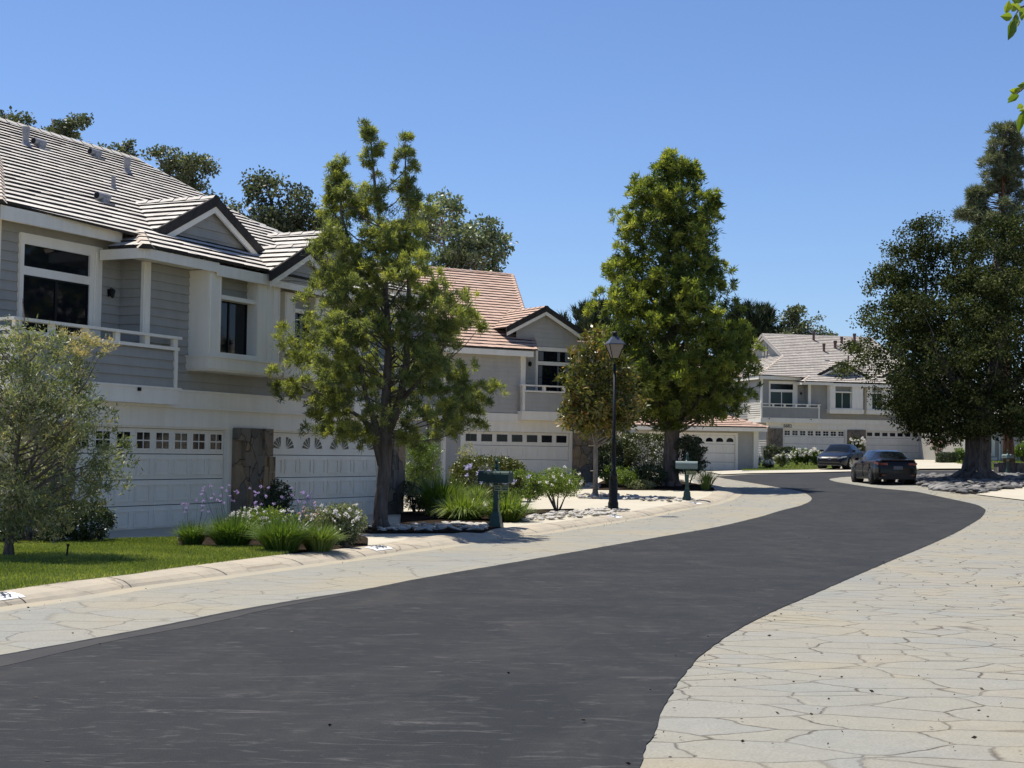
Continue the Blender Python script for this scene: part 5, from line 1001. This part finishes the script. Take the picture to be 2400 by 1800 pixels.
    if rear:
        for s in (-1,1):
            q=MB(); P=[]; 
            for (x,y,z) in ((-hl+.36,.885,.90),(-hl+.05,.80,.86),(-hl-.015,.66,.84),(-hl-.02,.42,.855)): P.append((x,s*(y+.012),z))
            for a,b in zip(P,P[1:]): q.q([(a[0],a[1],a[2]+.045),(b[0],b[1],b[2]+.035),(b[0],b[1],b[2]-.06),(a[0],a[1],a[2]-.03)])
            q.build('taillight','red_lens',t); q=MB(); q.box(-hl-.03,-hl+.02,min(s*.52,s*.68),max(s*.52,s*.68),.36,.40); q.build('reflector','red_lens',t)
        q=MB(); q.box(-hl-.025,-hl,-.19,.19,.62,.76); q.build('licence_plate','plate_blue',t); q=MB(); q.box(-hl-.02,-hl+.05,-.62,.62,.30,.44); q.box(-hl-.015,-hl+.1,-.75,.75,.22,.30); q.build('bumper_trim','trim_black',t); q=MB(); q.box(-hl+.02,-hl+.10,-.70,.70,.985,1.035); q.build('boot_lip',paintm,t)
    if front:
        for s in (-1,1):
            q=MB(); P=[(hl-.42,.86,.70),(hl-.16,.745,.68),(hl-.04,.62,.635),(hl-.0,.46,.60)]
            for a,b in zip(P,P[1:]): q.q([(a[0],s*(a[1]+.01),a[2]+.045),(b[0]+.012,s*(b[1]+.01),b[2]+.04),(b[0]+.012,s*(b[1]+.01),b[2]-.035),(a[0],s*(a[1]+.01),a[2]-.03)])
            q.build('headlight','clear_lens',t)
        q=MB(); q.box(hl-.02,hl+.012,-.50,.50,.44,.56); q.box(hl-.06,hl+.008,-.62,.62,.24,.37); q.build('grille','trim_black',t); q=MB(); q.box(hl-.03,hl+.03,-.60,.60,.375,.395); q.box(hl-.05,hl+.02,-.66,.66,.205,.225)
        q.tube([(hl+.02,.09*math.cos(a),.57+.055*math.sin(a)) for a in np.linspace(0,6.28,13)],[.008]*13,5); q.tube([(hl+.022,.035*math.cos(a),.575+.05*math.sin(a)) for a in np.linspace(0,6.28,10)],[.006]*10,5); q.build('chrome_trim','chrome',t)
    q=MB(); q.box(-hl+.25,hl-.25,-.72,.72,.20,.5); q.build('underbody','trim_black',t); return t
pd=gp(2099,1137,0); car('parked_car',(pd.x,pd.y+2.2,gz(pd.x,pd.y+1.5)+.0),R_(91.5),'graphite grey saloon parked with its rear to the viewer, left of the oak','car_dark','rim_dark',4.7)
pb_=gp(1945,1103,0); fwd=Vector((-.47,-.88)); cx_,cy_=pb_.x-fwd.x*2.35,pb_.y-fwd.y*2.35; car('parked_car',(cx_,cy_,gz(cx_,cy_)+.05),math.atan2(fwd.y,fwd.x),'dark blue saloon facing the viewer in front of the far garages','car_blue','rim',4.85)
px_=gp(2394,1208,0); car('parked_car',(px_.x+2.95,px_.y+.6,gz(px_.x,px_.y)+.02),0,'white car of which only the tail shows at the right edge','car_white','rim',4.8)
# ------------------------------------------------------------------ twigs hanging into the top right corner
Yt=4.6; tw=empty('overhanging_branch',at(2470,120,Yt),0,'glossy leafy twigs hanging into the top right corner','branch'); o0=Vector(tw.location)
q=MB()
for l in ([(2560,-60),(2470,-10),(2390,18),(2376,42)],[(2560,150),(2470,190),(2400,206),(2380,222)],[(2560,200),(2450,235),(2405,252),(2400,262)]):
    q.tube([at(x,y,Yt)-o0 for x,y in l],[.006,.004,.003,.002],6)
q.build('twig','bark',tw)
L_s=[((2376,40),(2349,36),14),((2380,44),(2367,93),16),((2384,40),(2386,66),12),((2368,0),(2362,30),12),((2390,20),(2372,8),18),((2392,12),(2400,48),16),((2402,0),(2385,-14),18),((2410,30),(2396,40),10),((2386,30),(2376,66),12),((2395,25),(2380,10),14),
 ((2390,214),(2366,232),10),((2388,216),(2370,210),11),((2392,222),(2366,240),11),((2402,204),(2380,209),11),((2404,196),(2389,200),10),((2402,248),(2388,252),10),((2402,256),(2394,258),10),((2402,258),(2392,310),13),((2412,-4),(2400,-30),14),((2396,2),(2374,-6),18)]
V=[];T=[]
for (a,b,wd) in L_s:
    dy=random.uniform(-.12,.12); A=at(a[0]-3,a[1],Yt+dy); B=at(b[0]-5,b[1]+2,Yt+dy+random.uniform(-.04,.04)); D=(B-A); s=D.cross(Vector((random.uniform(-.5,.5),1,random.uniform(-.5,.5)))).normalized()*1.5*wd/F*Yt/2; nn=D.cross(s).normalized()*.006; tn=random.uniform(.2,.9)
    mid=[A+D*f for f in (.25,.5,.78)]; wv=[.75,1.,.62]
    L1=[A]+[m_+s*w_+nn for m_,w_ in zip(mid,wv)]+[B]; L0=[A]+[m_-nn for m_ in mid]+[B]; L2=[A]+[m_-s*w_+nn for m_,w_ in zip(mid,wv)]+[B]
    for P_,Q_ in ((L1,L0),(L0,L2)):
        for i in range(4): V+=[P_[i],P_[i+1],Q_[i+1],Q_[i]]; T.append(tn)
npmesh('foliage',np.array([tuple(v) for v in V]),4,'leaf_bright',tw,np.array(T))

# ------------------------------------------------------------------ dry leaves and grit on the paving
n=420; C=[]
while len(C)<n:
    px=random.uniform(-50,2450); py=random.uniform(1215,1795); 
    if random.random()<.45: k=random.randrange(4,len(KG)-4); p=KG[k]; p=Vector((p.x+random.gauss(.25,.25),p.y+random.gauss(-.2,.2),0))
    elif random.random()<.4: q=random.choice(R2); p=Vector((q.x+random.gauss(.12,.12),q.y+random.gauss(-.05,.15),0))
    else:
        p=gp(px,py)
        if random.random()<.75: p=gp(random.uniform(1700,2400),random.uniform(1300,1790))
    C.append((p.x,p.y,gz(p.x,p.y)+.02))
C=np.array(C); D=rdir(n); D[:,2]*=.15; D=unit(D); Lf=RNG.uniform(.012,.045,n); V=leaves(C,D,Lf,Lf*.5)
M['litter']=leaf_mat('dry_leaf_litter',[(0,(.02,.014,.009)),(.6,(.07,.045,.025)),(1,(.16,.11,.06))],.1,tint=(1,1,1,1)); npmesh('leaf_litter',V,4,'litter',tone=RNG.uniform(0,1,n),label='small dry leaves and grit scattered over the paving',cat='leaf litter',kind='stuff')
